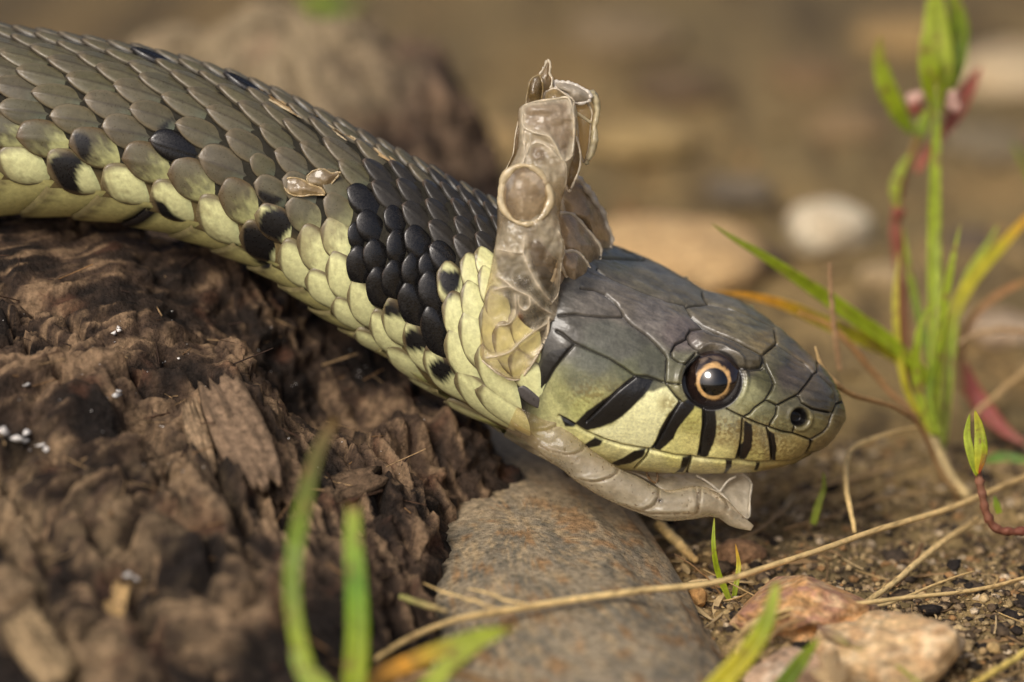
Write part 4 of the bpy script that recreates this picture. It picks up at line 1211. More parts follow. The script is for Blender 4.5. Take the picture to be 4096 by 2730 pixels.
ridges = [
    S2((520, 215), (512, 340), (570, 500), (640, 620), (700, 700), (740, 740)), S2((265, 650), (340, 630), (400, 625), (470, 660), (560, 705), (650, 790), (745, 850)),
    S2((300, 540), (360, 580), (430, 640), (480, 670)), S2((440, 690), (448, 800), (440, 870), (390, 930), (290, 948)), S2((470, 700), (480, 790), (520, 820), (565, 780), (560, 710)),
    S2((195, 1218), (300, 1200), (400, 1165), (480, 1090), (580, 1010), (720, 920)), S2((720, 880), (715, 1000), (660, 1130), (600, 1240), (510, 1370)), S2((165, 1238), (250, 1310), (330, 1365), (430, 1402), (500, 1390)),
    S2((720, 880), (780, 910), (805, 940)), S2((800, 150), (845, 260), (850, 350), (830, 400)), S2((825, 420), (812, 560), (790, 700), (745, 760)), S2((290, 310), (400, 330), (510, 345)),
    S1((545, 505), (620, 475), (700, 458), (830, 440), (950, 434), (975, 500), (1000, 640), (1000, 750), (985, 930)), S1((545, 505), (538, 600), (545, 680), (620, 735), (700, 755), (770, 775), (830, 850), (880, 950), (915, 1000), (940, 990), (990, 935)),
    S1((545, 700), (540, 800), (560, 880), (560, 960), (540, 1020)), S1((600, 760), (610, 830), (590, 890), (570, 960)), S1((620, 850), (660, 835), (720, 845), (800, 900), (870, 980), (915, 1010), (930, 1120), (920, 1230)), S1((1000, 450), (1000, 560), (1030, 640), (1020, 720)),
]
fr = np.sin(bth)[None, :] * np.ones_like(bx)
rd = segdist(bx, by, ridges)
Vb = P(bx, by, bd)
nzb = fbm(Vb, .9, 4, 3.0); nzc = fbm(Vb, .3, 3, 6.0)
cb = lerp(C_SK[None, None] * (1 + .18 * nzb[..., None]), C_SKD[None, None], sstep(-.1, .5, nzc) * .8)
panel = S1((545, 505), (700, 458), (950, 434), (975, 500), (1000, 640), (1000, 750), (930, 960), (880, 950), (830, 850), (770, 775), (620, 735), (545, 680))
cb = lerp(cb, srgb(178, 160, 134)[None, None] * (1 + .10 * nzb[..., None]), sstep(-4, 10, polysd(bx, by, panel)))
darkp = [S2((530, 240), (640, 220), (800, 400), (810, 560), (740, 670), (690, 660), (560, 440)), S1((620, 860), (700, 845), (770, 920), (740, 1000), (650, 1010), (600, 940)), S2((480, 1090), (720, 930), (710, 1020), (620, 1120), (480, 1150))]
for q in darkp:
    cb = lerp(cb, srgb(136, 117, 94)[None, None] * (1 + .2 * nzb[..., None]), .8 * sstep(-6, 14, polysd(bx, by, q)))
amber = np.exp(-(((bx - (1850 + 480 / 2.09)) / 12) ** 2 + ((by - (850 + 870 / 2.09)) / 20) ** 2))
cb = lerp(cb, srgb(206, 110, 28)[None, None], .8 * amber)
edge = sstep(.93, 1.0, np.abs(np.cos(bth)))[None, :] * np.ones_like(bx)
cb = lerp(cb, srgb(120, 92, 60)[None, None], .5 * edge)
whitepatch = np.exp(-(((bx - 2060) / 55) ** 2 + ((by - 1445) / 50) ** 2)) * sstep(-.2, .5, nzb + .2)
cb = lerp(cb, srgb(206, 198, 182)[None, None], .75 * whitepatch)
cb = lerp(cb, C_PALE[None, None], .75 * np.exp(-((rd + 10 * nzb) / 15.0) ** 2))
clear = np.clip((.58 + .30 * sstep(1000, 1200, by)) - .5 * np.exp(-(rd / 12.0) ** 2) - .25 * sstep(-4, 10, polysd(bx, by, panel)) + .25 * nzc, .05, 1)
alphb = np.concatenate([cb, clear[..., None]], -1)
bd2 = bd - np.where(fr > 0, 0.10 * np.exp(-(rd / 8.0) ** 2) - 0.28 * (1 - np.exp(-rd / 40.0)), 0)
Vb = P(bx, by, bd2)
Vc, Fc = add_caps(Vb, gridfaces(240, 120, True), 240, 120)
cc4 = np.concatenate([alphb.reshape(-1, 4), alphb[0].mean(0)[None], alphb[-1].mean(0)[None]])
band = obj('face_skin_band', Vc, Fc, M_SHED, shed, cols=cc4)
front = fr > .05
def band_depth(px, py):
    k = np.argmin((np.where(front, 0, 1e9) + (bx - px) ** 2 + (by - py) ** 2).ravel())
    return bd2.ravel()[k]

def ridge_part(name, line, r_mm, parent, depthf, col, seed=0, n=40):
    L = resample(line, n)
    dd = np.array([depthf(x, y) for x, y in L])
    dd = np.convolve(np.pad(dd, 3, mode='edge'), np.ones(7) / 7, 'valid')
    r = np.random.default_rng(seed)
    rad = r_mm * (0.7 + .5 * r.random(n)); rad = np.convolve(np.pad(rad, 1, mode='edge'), np.ones(3) / 3, 'valid')
    rad[0] *= .5; rad[-1] *= .5
    V, F = tube(P(L[:, 0], L[:, 1], dd - .02), rad, 7, .08, seed)
    c = np.broadcast_to(col, V.shape) * (1 + .12 * fbm(V, 2.0, 2, seed)[:, None])
    c = np.concatenate([c, np.full((len(V), 1), .5)], 1)
    return obj(name, V, F, M_RIM, parent, cols=c)
for q, L in enumerate(ridges):
    ridge_part('seam', L, .075 if q not in (6, 7, 12, 13) else .13, band, band_depth, lerp(C_SK, C_PALE, np.array(.4 + .5 * random.random())), q)

# --- old eye cap: thick ring and clear dome
ecx, ecy = S1(560, 1300)
n = 90
a = np.linspace(0, 2 * np.pi, n, endpoint=False)
rx, ry = 215 / 2.24, 265 / 2.24
tilt = -.12
rw = 1 + .035 * np.sin(3 * a + .5) + .02 * np.sin(7 * a)
ex = ecx + rw * rx * np.cos(a) * math.cos(tilt) - ry * np.sin(a) * math.sin(tilt); ey = ecy + rx * np.cos(a) * math.sin(tilt) + ry * np.sin(a) * math.cos(tilt)
dcap = min(band_depth(ecx, ecy), band_depth(ecx - 60, ecy)) - .35
ring = np.array([P(x, y, dcap + .5 * ((x - ecx) / rx) ** 2 * .8) for x, y in zip(ex, ey)])
nr = 12
rad = .34 * (1 + .28 * np.sin(a * 2 + 1) + .16 * np.sin(a * 5) + .2 * RNG.normal(size=n)); rad = (rad + np.roll(rad, 1) + np.roll(rad, -1)) / 3
tn = np.roll(ring, -1, 0) - np.roll(ring, 1, 0); tn /= np.linalg.norm(tn, axis=1)[:, None]
sd_ = np.cross(tn, FWD); sd_ /= np.linalg.norm(sd_, axis=1)[:, None]
b2 = np.cross(sd_, tn)
ph = np.linspace(0, 2 * np.pi, nr, endpoint=False)
Vr = ring[:, None] + rad[:, None, None] * (np.cos(ph)[None, :, None] * sd_[:, None] + .75 * np.sin(ph)[None, :, None] * b2[:, None])
Vr = np.concatenate([Vr, Vr[:1]], 0)
cr_ = np.broadcast_to(srgb(208, 190, 150), Vr.shape) * (1 + .14 * fbm(Vr, 1.2, 3, 2.0)[..., None])
cr_ = np.concatenate([cr_, np.full(cr_.shape[:2] + (1,), .6)], -1)
capo = obj('eye_cap', Vr, gridfaces(n + 1, nr, True), M_RIM, shed, cols=cr_)
rr = np.linspace(0, 1, 22); aa = np.linspace(0, 2 * np.pi, 60, endpoint=False)
RR, AA = np.meshgrid(rr, aa, indexing='ij')
dx = ecx + rx * .98 * RR * np.cos(AA); dy = ecy + ry * .98 * RR * np.sin(AA)
dd = dcap + .35 - 1.9 * np.sqrt(np.clip(1 - (RR * .93) ** 2, 0, 1)) + .7
Vd = P(dx, dy, dd)
nd_ = fbm(Vd, .9, 4, 8.0)
cd = lerp(srgb(150, 134, 116)[None, None] + 0 * Vd, srgb(214, 206, 194)[None, None], sstep(-.05, .2, nd_) * sstep(.35, -.35, np.sin(AA) * RR + .1))
cd = lerp(cd, srgb(96, 78, 60)[None, None], .6 * sstep(.85, 1, RR))
cd = np.concatenate([cd, np.full(cd.shape[:2] + (1,), .9)], -1)
M_CAP = mat_shed('cast_eye_cap', .8, .2, .06)
M_CAP.node_tree.nodes['Principled BSDF'].inputs['Coat Weight'].default_value = 1.0
M_CAP.node_tree.nodes['Principled BSDF'].inputs['Coat Roughness'].default_value = .03
obj('dome', Vd, gridfaces(22, 60, True), M_CAP, capo, cols=cd)

# --- loose plates and flaps
def sheet(name, poly, dep, bulge, parent, col, rimcol, clear=.6, slope=(0, 0), rim=.16, thick=.12, seed=0, mat=None, dark=None):
    """thin curved flake: outline traced, domed toward the camera, real thickness, rolled rim"""
    poly = resample(list(poly) + [poly[0]], 56)[:-1]
    c0 = poly.mean(0)
    rr = np.linspace(0, 1, 14)
    px = c0[0] + (poly[None, :, 0] - c0[0]) * rr[:, None]; py = c0[1] + (poly[None, :, 1] - c0[1]) * rr[:, None]
    ext = np.abs(poly - c0).max(0)
    d = dep - bulge * (1 - rr[:, None] ** 2) + slope[0] * (px - c0[0]) / ext[0] + slope[1] * (py - c0[1]) / ext[1]
    V0 = P(px, py, d)
    wob = .22 * fbm(V0, .5, 3, seed + 1.0)
    Vf = P(px, py, d + wob); Vk = P(px, py, d + wob + thick)
    n_, m_ = px.shape
    V = np.concatenate([Vf.reshape(-1, 3), Vk.reshape(-1, 3)])
    f = gridfaces(n_, m_, True)
    F = [tuple(q) for q in f] + [tuple(q[::-1] + n_ * m_) for q in f]
    for j in range(m_):
        j2 = (j + 1) % m_
        F.append(((n_ - 1) * m_ + j, (n_ - 1) * m_ + j2, n_ * m_ + (n_ - 1) * m_ + j2, n_ * m_ + (n_ - 1) * m_ + j))
    nzv = fbm(V0, 1.0, 4, seed + 2.0)
    cc = np.broadcast_to(col, V0.shape) * (1 + .22 * nzv[..., None])
    if dark is not None:
        cc = lerp(cc, dark[None, None], sstep(0, .4, fbm(V0, .4, 2, seed + 4.)))
    cc = lerp(cc, rimcol[None, None], .7 * sstep(.82, 1, rr)[:, None] * np.ones(m_))
    cl = np.full(cc.shape[:2] + (1,), clear) * (1 - .6 * sstep(.85, 1, rr)[:, None, None])
    cc = np.concatenate([cc, cl], -1).reshape(-1, 4)
    o = obj(name, V, F, mat or M_SHED, parent, cols=np.concatenate([cc, cc]))
    if rim:
        ring = np.concatenate([Vf[-1], Vf[-1][:1]])
        r = np.random.default_rng(seed + 5)
        rad = rim * (.6 + .7 * r.random(len(ring))); rad[-1] = rad[0]
        Vt, Ft = tube(ring, rad, 6, .1, seed)
        ct = np.concatenate([np.broadcast_to(rimcol, Vt.shape) * (1 + .15 * fbm(Vt, 2., 2, seed)[:, None]), np.full((len(Vt), 1), .4)], 1)
        obj('rim', Vt, Ft, M_RIM, o, cols=ct)
    return o
PL, PR = srgb(178, 158, 130), srgb(218, 204, 178)
def flap(name, poly, dep, bulge, **k):
    return sheet(name, poly, dep, bulge, shed, k.pop('col', PL), k.pop('rimcol', PR), **k)
flap('crown_plate', S1((880, 1300), (1000, 1150), (1040, 1150), (1110, 1220), (1185, 1340), (1260, 1470)) + S2((1205, 110), (1250, 240), (1215, 330), (1160, 375), (1120, 250), (1000, 90), (860, 10)), 5.0, 2.2, seed=1, slope=(3.0, -.6), rim=.26, clear=.35)
flap('crown_plate', S2((800, 10), (900, 10), (1010, 110), (1110, 230), (1150, 290), (1135, 450), (1090, 585), (1050, 560), (960, 420), (840, 330)), 1.6, 2.0, seed=2, slope=(2.2, -.4), rim=.2, clear=.35)
flap('crown_plate', S2((840, 330), (950, 330), (1035, 415), (1070, 520), (1065, 590), (1010, 600), (945, 660), (880, 560), (830, 430)), -.8, 1.4, seed=3, slope=(1.6, 0), rim=.2, clear=.35)
flap('crown_plate', S2((800, 430), (850, 430), (910, 530), (945, 650), (948, 840), (895, 895), (820, 945), (740, 880), (740, 640)), -1.4, 1.2, seed=4, slope=(1.3, 0), rim=.22, clear=.35)
flap('torn_fin', S1((600, 290), (640, 245), (690, 230), (712, 280), (708, 450), (690, 520), (580, 500), (590, 350)), -2.6, .4, seed=5, col=srgb(112, 92, 54), rimcol=srgb(150, 128, 84), clear=.5, rim=.1)
flap('torn_spike', S1((690, 225), (740, 140), (765, 90), (780, 110), (780, 220), (802, 255), (792, 340), (760, 460), (700, 440)), -1.6, .4, seed=6, col=srgb(150, 128, 92), rimcol=srgb(214, 200, 172), clear=.4, rim=.15)
flap('torn_strip', S1((740, 380), (820, 345), (920, 400), (990, 460), (960, 480), (800, 470), (720, 470)), -2.0, .8, seed=7, col=srgb(166, 144, 100), clear=.3, rim=.1)
flap('torn_strip', S1((820, 290), (880, 288), (980, 305), (1080, 350), (1135, 390), (1150, 440), (1100, 470), (1000, 470), (940, 400), (840, 345)), -1.2, .9, seed=8, col=srgb(198, 188, 170), rimcol=srgb(226, 218, 204), clear=.3, rim=.2)
flap('torn_strip', S1((1010, 490), (1110, 470), (1160, 560), (1150, 640), (1140, 760), (1125, 900), (1090, 1010), (1050, 900), (1035, 700)), -.4, .5, seed=9, col=srgb(190, 174, 136), clear=.8, rim=.08, mat=M_SHEDROLL)
flap('side_strip', S1((500, 640), (545, 700), (545, 860), (450, 1050), (375, 1120), (455, 930), (470, 800)), -2.0, .3, seed=10, col=srgb(108, 92, 66), clear=.7, rim=.08)
flap('side_strip', S1((960, 990), (1010, 770), (1040, 850), (1042, 1080), (1000, 1180), (950, 1270), (930, 1230)), -3.0, .5, seed=11, col=srgb(120, 98, 62), clear=.5, rim=.12)
hook = S1((1140, 388), (1185, 440), (1208, 540), (1200, 620), (1180, 690), (1185, 770), (1165, 880), (1140, 960), (1105, 1025))
L = resample(hook, 40)
Vt, Ft = tube(P(L[:, 0], L[:, 1], -.6 + 0 * L[:, 0]), np.interp(np.arange(40), [0, 8, 18, 26, 39], [.5, .32, .22, .42, .2]), 8, .12, 3)
obj('torn_hook', Vt, Ft, M_RIM, shed, cols=np.concatenate([np.broadcast_to(srgb(206, 192, 152), Vt.shape), np.full((len(Vt), 1), .5)], 1))
L = resample(S1((1010, 560), (1060, 590), (1110, 625), (1150, 650)), 14)
Vt, Ft = tube(P(L[:, 0], L[:, 1], -.8 + 0 * L[:, 0]), .17, 7, .1, 4)
obj('torn_hook', Vt, Ft, M_RIM, shed, cols=np.concatenate([np.broadcast_to(srgb(206, 192, 152), Vt.shape), np.full((len(Vt), 1), .5)], 1))
L = resample(S1((1010, 1145), (1060, 1180), (1110, 1240), (1170, 1340), (1230, 1420), (1290, 1560)), 26)
Vt, Ft = tube(P(L[:, 0], L[:, 1], np.linspace(2.4, 7.2, 26)), .3 * (1 + .3 * np.sin(np.arange(26))), 8, .1, 5)
obj('seam', Vt, Ft, M_RIM, shed, cols=np.concatenate([np.broadcast_to(srgb(214, 204, 186), Vt.shape), np.full((len(Vt), 1), .3)], 1))

# --- rolled chin skin
pr = [(H3(180, 200), H3(30, 525), -.4, .8), (H3(480, 330), H3(200, 632), -.9, 1.9), (H3(610, 470), H3(400, 735), -1.2, 2.2), (H3(735, 600), H3(520, 805), -1.4, 2.5), (H3(870, 700), H3(620, 890), -1.5, 2.5),
      (H3(1010, 795), H3(740, 972), -1.6, 2.6), (H3(1200, 880), H3(960, 1090), -1.6, 2.6), (H3(1350, 965), H3(1190, 1185), -1.6, 2.6), (H3(1440, 985), H3(1340, 1240), -1.6, 2.7), (H3(1650, 955), H3(1640, 1238), -1.4, 2.7),
      (H3(1790, 972), H3(1800, 1215), -1.2, 2.4), (H3(1935, 1062), H3(1880, 1235), -1.0, 1.7), (H3(2050, 1180), H3(1960, 1290), -.8, 1.0), (H3(2130, 1250), H3(2050, 1320), -.7, .6), (H3(2172, 1292), H3(2145, 1335), -.7, .2)]
st = [(*a, *b, d, h * .8) for a, b, d, h in pr]
qx, qy, qd, qs, qth = loft_tube(st, 260, 90, 2.1, .12, 5.0)
rings_ = [H3((330, 600), (420, 650), (560, 682), (640, 680), (700, 650), (735, 610)), H3((690, 895), (770, 915), (860, 910), (950, 880), (1000, 845), (1020, 800)), H3((1200, 1160), (1270, 1150), (1330, 1110), (1362, 1050), (1362, 980)),
          H3((1665, 958), (1695, 1040), (1700, 1110), (1680, 1185), (1640, 1200)), H3((1720, 965), (1715, 1080), (1695, 1185)), H3((1885, 1040), (1930, 1080), (1955, 1140)), H3((110, 400), (200, 450), (320, 480), (420, 470), (520, 420)),
          H3((1040, 1110), (1200, 1165), (1290, 1190), (1640, 1190)), H3((150, 590), (300, 640), (440, 740))]
rg = segdist(qx, qy, rings_)
Vq = P(qx, qy, qd)
nq = fbm(Vq, .8, 4, 4.0); nq2 = fbm(Vq, 3.0, 2, 9.0)
cq = np.broadcast_to(srgb(216, 206, 180), Vq.shape) * (1 + .10 * nq[..., None])
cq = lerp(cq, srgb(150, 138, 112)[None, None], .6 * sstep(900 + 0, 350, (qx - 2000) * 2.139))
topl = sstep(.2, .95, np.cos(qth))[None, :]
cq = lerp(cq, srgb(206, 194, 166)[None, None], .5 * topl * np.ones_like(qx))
cq = lerp(cq, srgb(110, 84, 46)[None, None], .75 * np.exp(-(rg / 3.2) ** 2) * sstep(-.5, .1, nq2 + .2))
cq = lerp(cq, srgb(90, 66, 44)[None, None], .8 * sstep(.62, .7, nq2))
spot = np.exp(-(((qx - 2640) / 12) ** 2 + ((qy - 2003) / 10) ** 2))
cq = lerp(cq, srgb(40, 24, 16)[None, None], spot)
cl = np.clip(.58 - .36 * np.exp(-(rg / 6.0) ** 2) + 0 * qx, .05, 1)
cl = np.maximum(cl, .93 * sstep(2290, 2130, qx + .35 * (qy - 1700)))
rg2 = segdist(qx + 17, qy + 8, rings_)
step = .30 * np.exp(-(rg2 / 13.0) ** 2) - .22 * np.exp(-(rg / 6.0) ** 2)
Vq = P(qx, qy, qd - step)
Vc, Fc = add_caps(Vq, gridfaces(260, 90, True), 260, 90)
c4 = np.concatenate([cq, cl[..., None]], -1)
c4 = np.concatenate([c4.reshape(-1, 4), c4[0].mean(0)[None], c4[-1].mean(0)[None]])
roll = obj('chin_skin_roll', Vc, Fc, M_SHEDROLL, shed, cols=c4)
flap('chin_skin_flap', H3((1020, 800), (1250, 820), (1700, 845), (2085, 855), (2140, 900), (2135, 1080), (2125, 1230), (2010, 1160), (1900, 1020), (1750, 970), (1400, 985), (1330, 930), (1150, 840)), 4.0, -.3, seed=15,
     col=srgb(196, 186, 164), rimcol=srgb(206, 196, 174), clear=.4, rim=.12, slope=(.6, -1.6), mat=M_SHEDROLL)
for q, L in enumerate([H3((1680, 860), (1780, 920), (1880, 1000)), H3((1880, 1000), (1960, 900), (2020, 870)), H3((1330, 930), (1350, 880), (1340, 830)), H3((1250, 815), (1270, 880), (1330, 930))]):
    ridge_part('seam', L, .11, roll, lambda x, y: 3.7, C_WHITE if q < 2 else srgb(140, 108, 66), 50 + q, 16)

# --- scraps of old skin caught on the scales
def scale_depth(px, py):
    k = np.argmin(((QX - px) ** 2 + (QY - py) ** 2).ravel())
    return QD.ravel()[k]
scrap = thing('skin_scrap', P(1200, 740, scale_depth(1200, 740)), 'crumpled amber scrap of old skin stuck among the flank scales', 'skin scrap')
sheet('flake', T3((260, 430), (330, 415), (430, 440), (470, 470), (560, 500), (590, 540), (480, 550), (390, 560), (310, 540), (270, 490)), scale_depth(1200, 755) - .62, .25, scrap, srgb(146, 124, 86), srgb(186, 162, 116), .5, seed=21, rim=.10, mat=M_RIM, dark=srgb(112, 88, 52))
sheet('flake', T3((450, 400), (500, 360), (580, 350), (640, 380), (705, 370), (650, 450), (590, 510), (500, 480), (450, 440)), scale_depth(1280, 710) - .65, .3, scrap, srgb(134, 116, 84), srgb(182, 160, 118), .5, seed=22, rim=.10, mat=M_RIM, dark=srgb(106, 86, 56))
rs = thing('skin_shreds', P(1250, 400, scale_depth(1250, 400)), 'long golden shreds of old skin along the crest of the back', 'skin shreds')
r = np.random.default_rng(12)
for q in range(22):
    x0 = r.uniform(980, 1480); x1 = x0 + r.uniform(60, 170)
    crest = lambda x: np.interp(x, [700, 1045, 1393, 1660], [236, 350, 516, 652])
    off = r.uniform(8, 36)
    xs = np.linspace(x0, x1, 12); ys = crest(xs) + off + r.uniform(-10, 22) * np.linspace(0, 1, 12)
    dd = np.array([scale_depth(x, y) for x, y in zip(xs, ys)]) - .55
    w = r.uniform(.10, .32) * np.sin(np.linspace(.15, 3.0, 12)) + .06
    Vt, Ft, kk = blade(P(xs, ys, dd), w, .3, .05, face=UPV - FWD, twist=r.uniform(-.5, .5))
    cc_ = srgb(*[(160, 134, 94), (190, 172, 138), (130, 104, 66)][q % 3])
    obj('shred', Vt, Ft, M_STRAW, rs, cols=np.broadcast_to(cc_, Vt.shape))
#@@PLANTS
# ================================================================== STRAWS
def straw(name, pts, rad, label, zs=None, cols=None, group='dry straws on the soil', cat='straw', parent=None, n=60, seed=0, depth=None, mat=None):
    """pts in overview pixels; lies on the ground at heights zs (mm) or hangs at the given depths"""
    pts = np.asarray(pts, float) * 1.7408
    L = resample(pts, n)
    t = np.linspace(0, 1, n)
    if depth is not None:
        d = np.interp(t, np.linspace(0, 1, len(depth)), depth)
        W_ = P(L[:, 0], L[:, 1], d)
    else:
        z = np.interp(t, np.linspace(0, 1, len(zs)), zs)
        W_ = G(L[:, 0], L[:, 1], z)
    r = np.random.default_rng(seed + 100)
    rr = np.interp(t, np.linspace(0, 1, len(rad)), rad)
    rr = rr * (1 + .10 * fbm(np.stack([t * 22, 0 * t + seed, 0 * t], -1), 1.0, 3, seed + .5))
    W_ = W_ + .12 * np.stack([fbm(np.stack([t * 6, 0 * t + seed + k, 0 * t], -1), 1.0, 2, 1.) for k in range(3)], -1)
    V, F = tube(W_, rr, 9, .03, seed)
    cs = cols if cols is not None else [srgb(208, 178, 118), srgb(220, 192, 134), srgb(198, 166, 110)]
    cc = np.repeat(ramp(cs, n), 9, 0); cc = np.concatenate([cc, cc[:1], cc[-1:]])
    nzv = fbm(V, 1.4, 3, seed + 2.0)
    cc = cc * (1 + .18 * nzv[:, None]); cc = lerp(cc, srgb(96, 70, 42)[None], sstep(.35, .6, fbm(V, 2.5, 2, seed + 7.)) * .7)
    o = obj(name, V, F, mat or M_STRAW, parent, cols=cc)
    if parent is None:
        tag(o, label, cat, group)
    return o

straw('straw', [(862, 1515), (930, 1472), (1050, 1424), (1170, 1400), (1330, 1376), (1480, 1358), (1640, 1338), (1800, 1292), (2000, 1222), (2200, 1162), (2370, 1090)], [.22, .34, .30, .28, .32, .34], 'longest straw lying across cobble and orange flint',
      [5.9, 7.2, 7.6, 7.5, 6.6, 5.6, 5.2, 4.6, 4.4], seed=1, n=110)
straw('straw', [(1905, 1446), (1980, 1390), (2050, 1342), (2140, 1265), (2250, 1190)], [.25, .3, .34, .36], 'short thick straw slanting up from the cream flint', [1.6, 1.2, 1.2, 1.6], seed=2)
straw('straw', [(1675, 1495), (1700, 1460), (1780, 1412), (1880, 1391), (2000, 1384), (2100, 1372), (2200, 1362), (2370, 1325)], [.15, .2, .22, .2, .2], 'thin wavy straw crossing the thick slanting straw', [4.8, 4.6, 3.6, 2.4, 1.4, 1.0], seed=3, n=80)
straw('straw', [(1760, 1432), (1870, 1398), (2040, 1388), (2130, 1350), (2240, 1312)], [.12, .16, .16, .08], 'thin forked straw beside the wavy straw', [4.6, 2.6, 1.2, 1.0], seed=4)
straw('straw', [(2225, 1582), (2290, 1540), (2370, 1492)], [.32, .34, .34], 'pale yellow straw on bare soil by the round pebble', [.8, .8, .8], seed=5, cols=[srgb(206, 180, 92), srgb(214, 190, 108)])
straw('straw', [(975, 1340), (1010, 1358), (1060, 1372), (1170, 1408)], [.07, .14, .12, .1], 'thin frayed straw tip on the cobble', [7.9, 8.0, 8.2, 8.3], seed=6)
straw('straw', [(1075, 1352), (1120, 1362), (1160, 1378), (1230, 1392)], [.06, .12, .14, .08], 'small seed straw above the long straw', [8.0, 8.1, 8.2], seed=7)
straw('straw', [(860, 1540), (960, 1560), (1080, 1520), (1010, 1530), (1200, 1580)], [.14, .2, .2, .14], 'dark bent straw low on the cobble', [6.6, 7.0, 7.2, 7.0], seed=8, cols=[srgb(96, 76, 50), srgb(120, 96, 64)])
straw('straw', [(920, 1372), (960, 1385), (1028, 1405)], [.25, .32, .14], 'short split straw below the log', [8.2, 8.0, 8.0], seed=9, cols=[srgb(150, 150, 84), srgb(172, 148, 100)])
straw('straw', [(1963, 1225), (1950, 1150), (1943, 1080), (1955, 1035), (2010, 1008), (2110, 982)], [.22, .3, .3, .28, .24], 'bent pale straw standing behind the snout', depth=[8, 10, 14, 18, 24], seed=10)
straw('straw', [(1640, 1260), (1720, 1230), (1880, 1120), (2000, 1090), (2110, 1060)], [.16, .2, .2, .18], 'faded straw on the soil under the snout', [.8, .9, 1.0, 1.0], seed=11, cols=[srgb(150, 122, 84), srgb(176, 148, 104)])
straw('straw', [(1800, 1215), (1900, 1190), (2030, 1145), (2130, 1130)], [.14, .18, .2, .15], 'faded straw on the soil beyond the long straw', [.8, .8, .8], seed=12, cols=[srgb(140, 112, 76), srgb(164, 136, 94)])
straw('straw', [(1515, 1205), (1550, 1240), (1600, 1290)], [.5, .55, .35], 'broken flat pale straw end under the chin skin', [1.5, 1.4, 1.0], seed=13)
straw('straw', [(2120, 1250), (2090, 1310), (2060, 1350)], [.2, .2, .1], 'short brown straw bit among soil crumbs', [.8, .8, .8], seed=14, cols=[srgb(130, 98, 64)])
straw('straw', [(2370, 765), (2310, 758), (2240, 770), (2200, 790)], [.25, .3, .3, .2], 'twisted dry stem behind the grass base', depth=[34, 34, 34], seed=15, cols=[srgb(150, 116, 74), srgb(186, 158, 118)])
straw('straw', [(2370, 840), (2300, 900), (2230, 960)], [.28, .34, .28], 'pale stem lying right of the grass base', depth=[36, 34, 32], seed=16, cols=[srgb(176, 146, 100)])
straw('straw', [(1660, 1372), (1640, 1345), (1600, 1308), (1550, 1274)], [.11, .1, .08, .04], 'thin brown withered blade of the seedling', depth=[1, 0, -.5, -1], seed=17, cols=[srgb(150, 116, 74), srgb(120, 92, 62)])
straw('straw', [(1690, 1500), (1720, 1440), (1790, 1410), (1860, 1395)], [.3, .28, .2, .1], 'flattened straw under the wavy straw', [4.2, 4.2, 4.2], seed=18)
straw('straw', [(1740, 1500), (1800, 1440), (1850, 1420)], [.2, .24, .14], 'brown straw end resting on the orange flint', [5.0, 5.0, 5.0], seed=19, cols=[srgb(140, 108, 70), srgb(170, 140, 96)])

# chaff and bits of dry grass lying about
r = np.random.default_rng(77)
VV = []; FF = []; CC = []; k = 0
for q in range(190):
    px = r.uniform(2550, 4150); py = r.uniform(1750, 2760)
    p0 = G(px, py, 0); p0[2] = gz(p0[0], p0[1]) + .35
    a = r.uniform(0, 3.14); Ln = r.uniform(1.0, 7.0) * (1 if q % 3 else .4) * (3.2 if q % 7 == 1 else 1)
    t = np.linspace(-.5, .5, 7)[:, None]
    pts = p0 + t * Ln * np.array([math.cos(a), math.sin(a), r.uniform(-.1, .1)]) + (t ** 2) * r.normal(size=3) * np.array([1, 1, .25]) * Ln * .5
    if q % 3:
        vt, ft = tube(pts, r.uniform(.05, .14), 5, .15, q)
    else:
        vt, ft, _k = blade(pts, r.uniform(.3, .8) * np.sin(np.linspace(.3, 2.9, 7)), .3, .05, face=np.array([0, -.4, 1.0]))
    VV.append(vt); FF += [tuple(x + k for x in f) for f in ft]; k += len(vt)
    CC.append(np.broadcast_to([srgb(176, 148, 100), srgb(198, 172, 126), srgb(140, 112, 76), srgb(110, 88, 62)][r.integers(4)] * r.uniform(.8, 1.1), vt.shape))
tag(obj('chaff', np.concatenate(VV), FF, M_STRAW, cols=np.concatenate(CC), loc=(0, 0, 0)), 'scattered chaff and bits of dry grass on the soil', None, None, 'stuff')

# grass spike with seeds
spike = thing('seed_spike', G(1960 * 1.74, 1490 * 1.74, 3.5), 'purplish brown grass seed spike lying by the cream flint', 'seed head')
straw('stalk', [(1905, 1455), (1985, 1500), (2050, 1525), (2130, 1585)], [.14, .16, .18, .2], '', [4.6, 4.4, 3.6, 3.0], cols=[srgb(140, 112, 70), srgb(150, 150, 70)], parent=spike, seed=21)
for q, (a, b_, w) in enumerate([((1880, 1440), (1950, 1482), .5), ((1925, 1465), (2010, 1505), .42), ((1975, 1490), (2045, 1522), .34), ((1960, 1470), (1990, 1500), .25)]):
    p = np.linspace(0, 1, 14)[:, None]
    L = (np.array(a) * (1 - p) + np.array(b_) * p) * 1.7408
    W_ = G(L[:, 0], L[:, 1], 4.8 - .3 * q)
    V, F = tube(W_, w * np.sin(np.linspace(.2, 3.0, 14)) ** .7, 8, .05, q)
    obj('spikelet', V, F, M_STRAW, spike, cols=np.repeat(np.concatenate([ramp([srgb(120, 92, 80), srgb(150, 126, 96), srgb(140, 128, 74)], 14)]), 8, 0).tolist() + [list(srgb(120, 92, 80)), list(srgb(140, 128, 74))])
tuft = thing('seed_tuft', G(1920 * 1.74, 1540 * 1.74, 3.0), 'small pale tuft of dry husks in front of the cream flint', 'seed head')
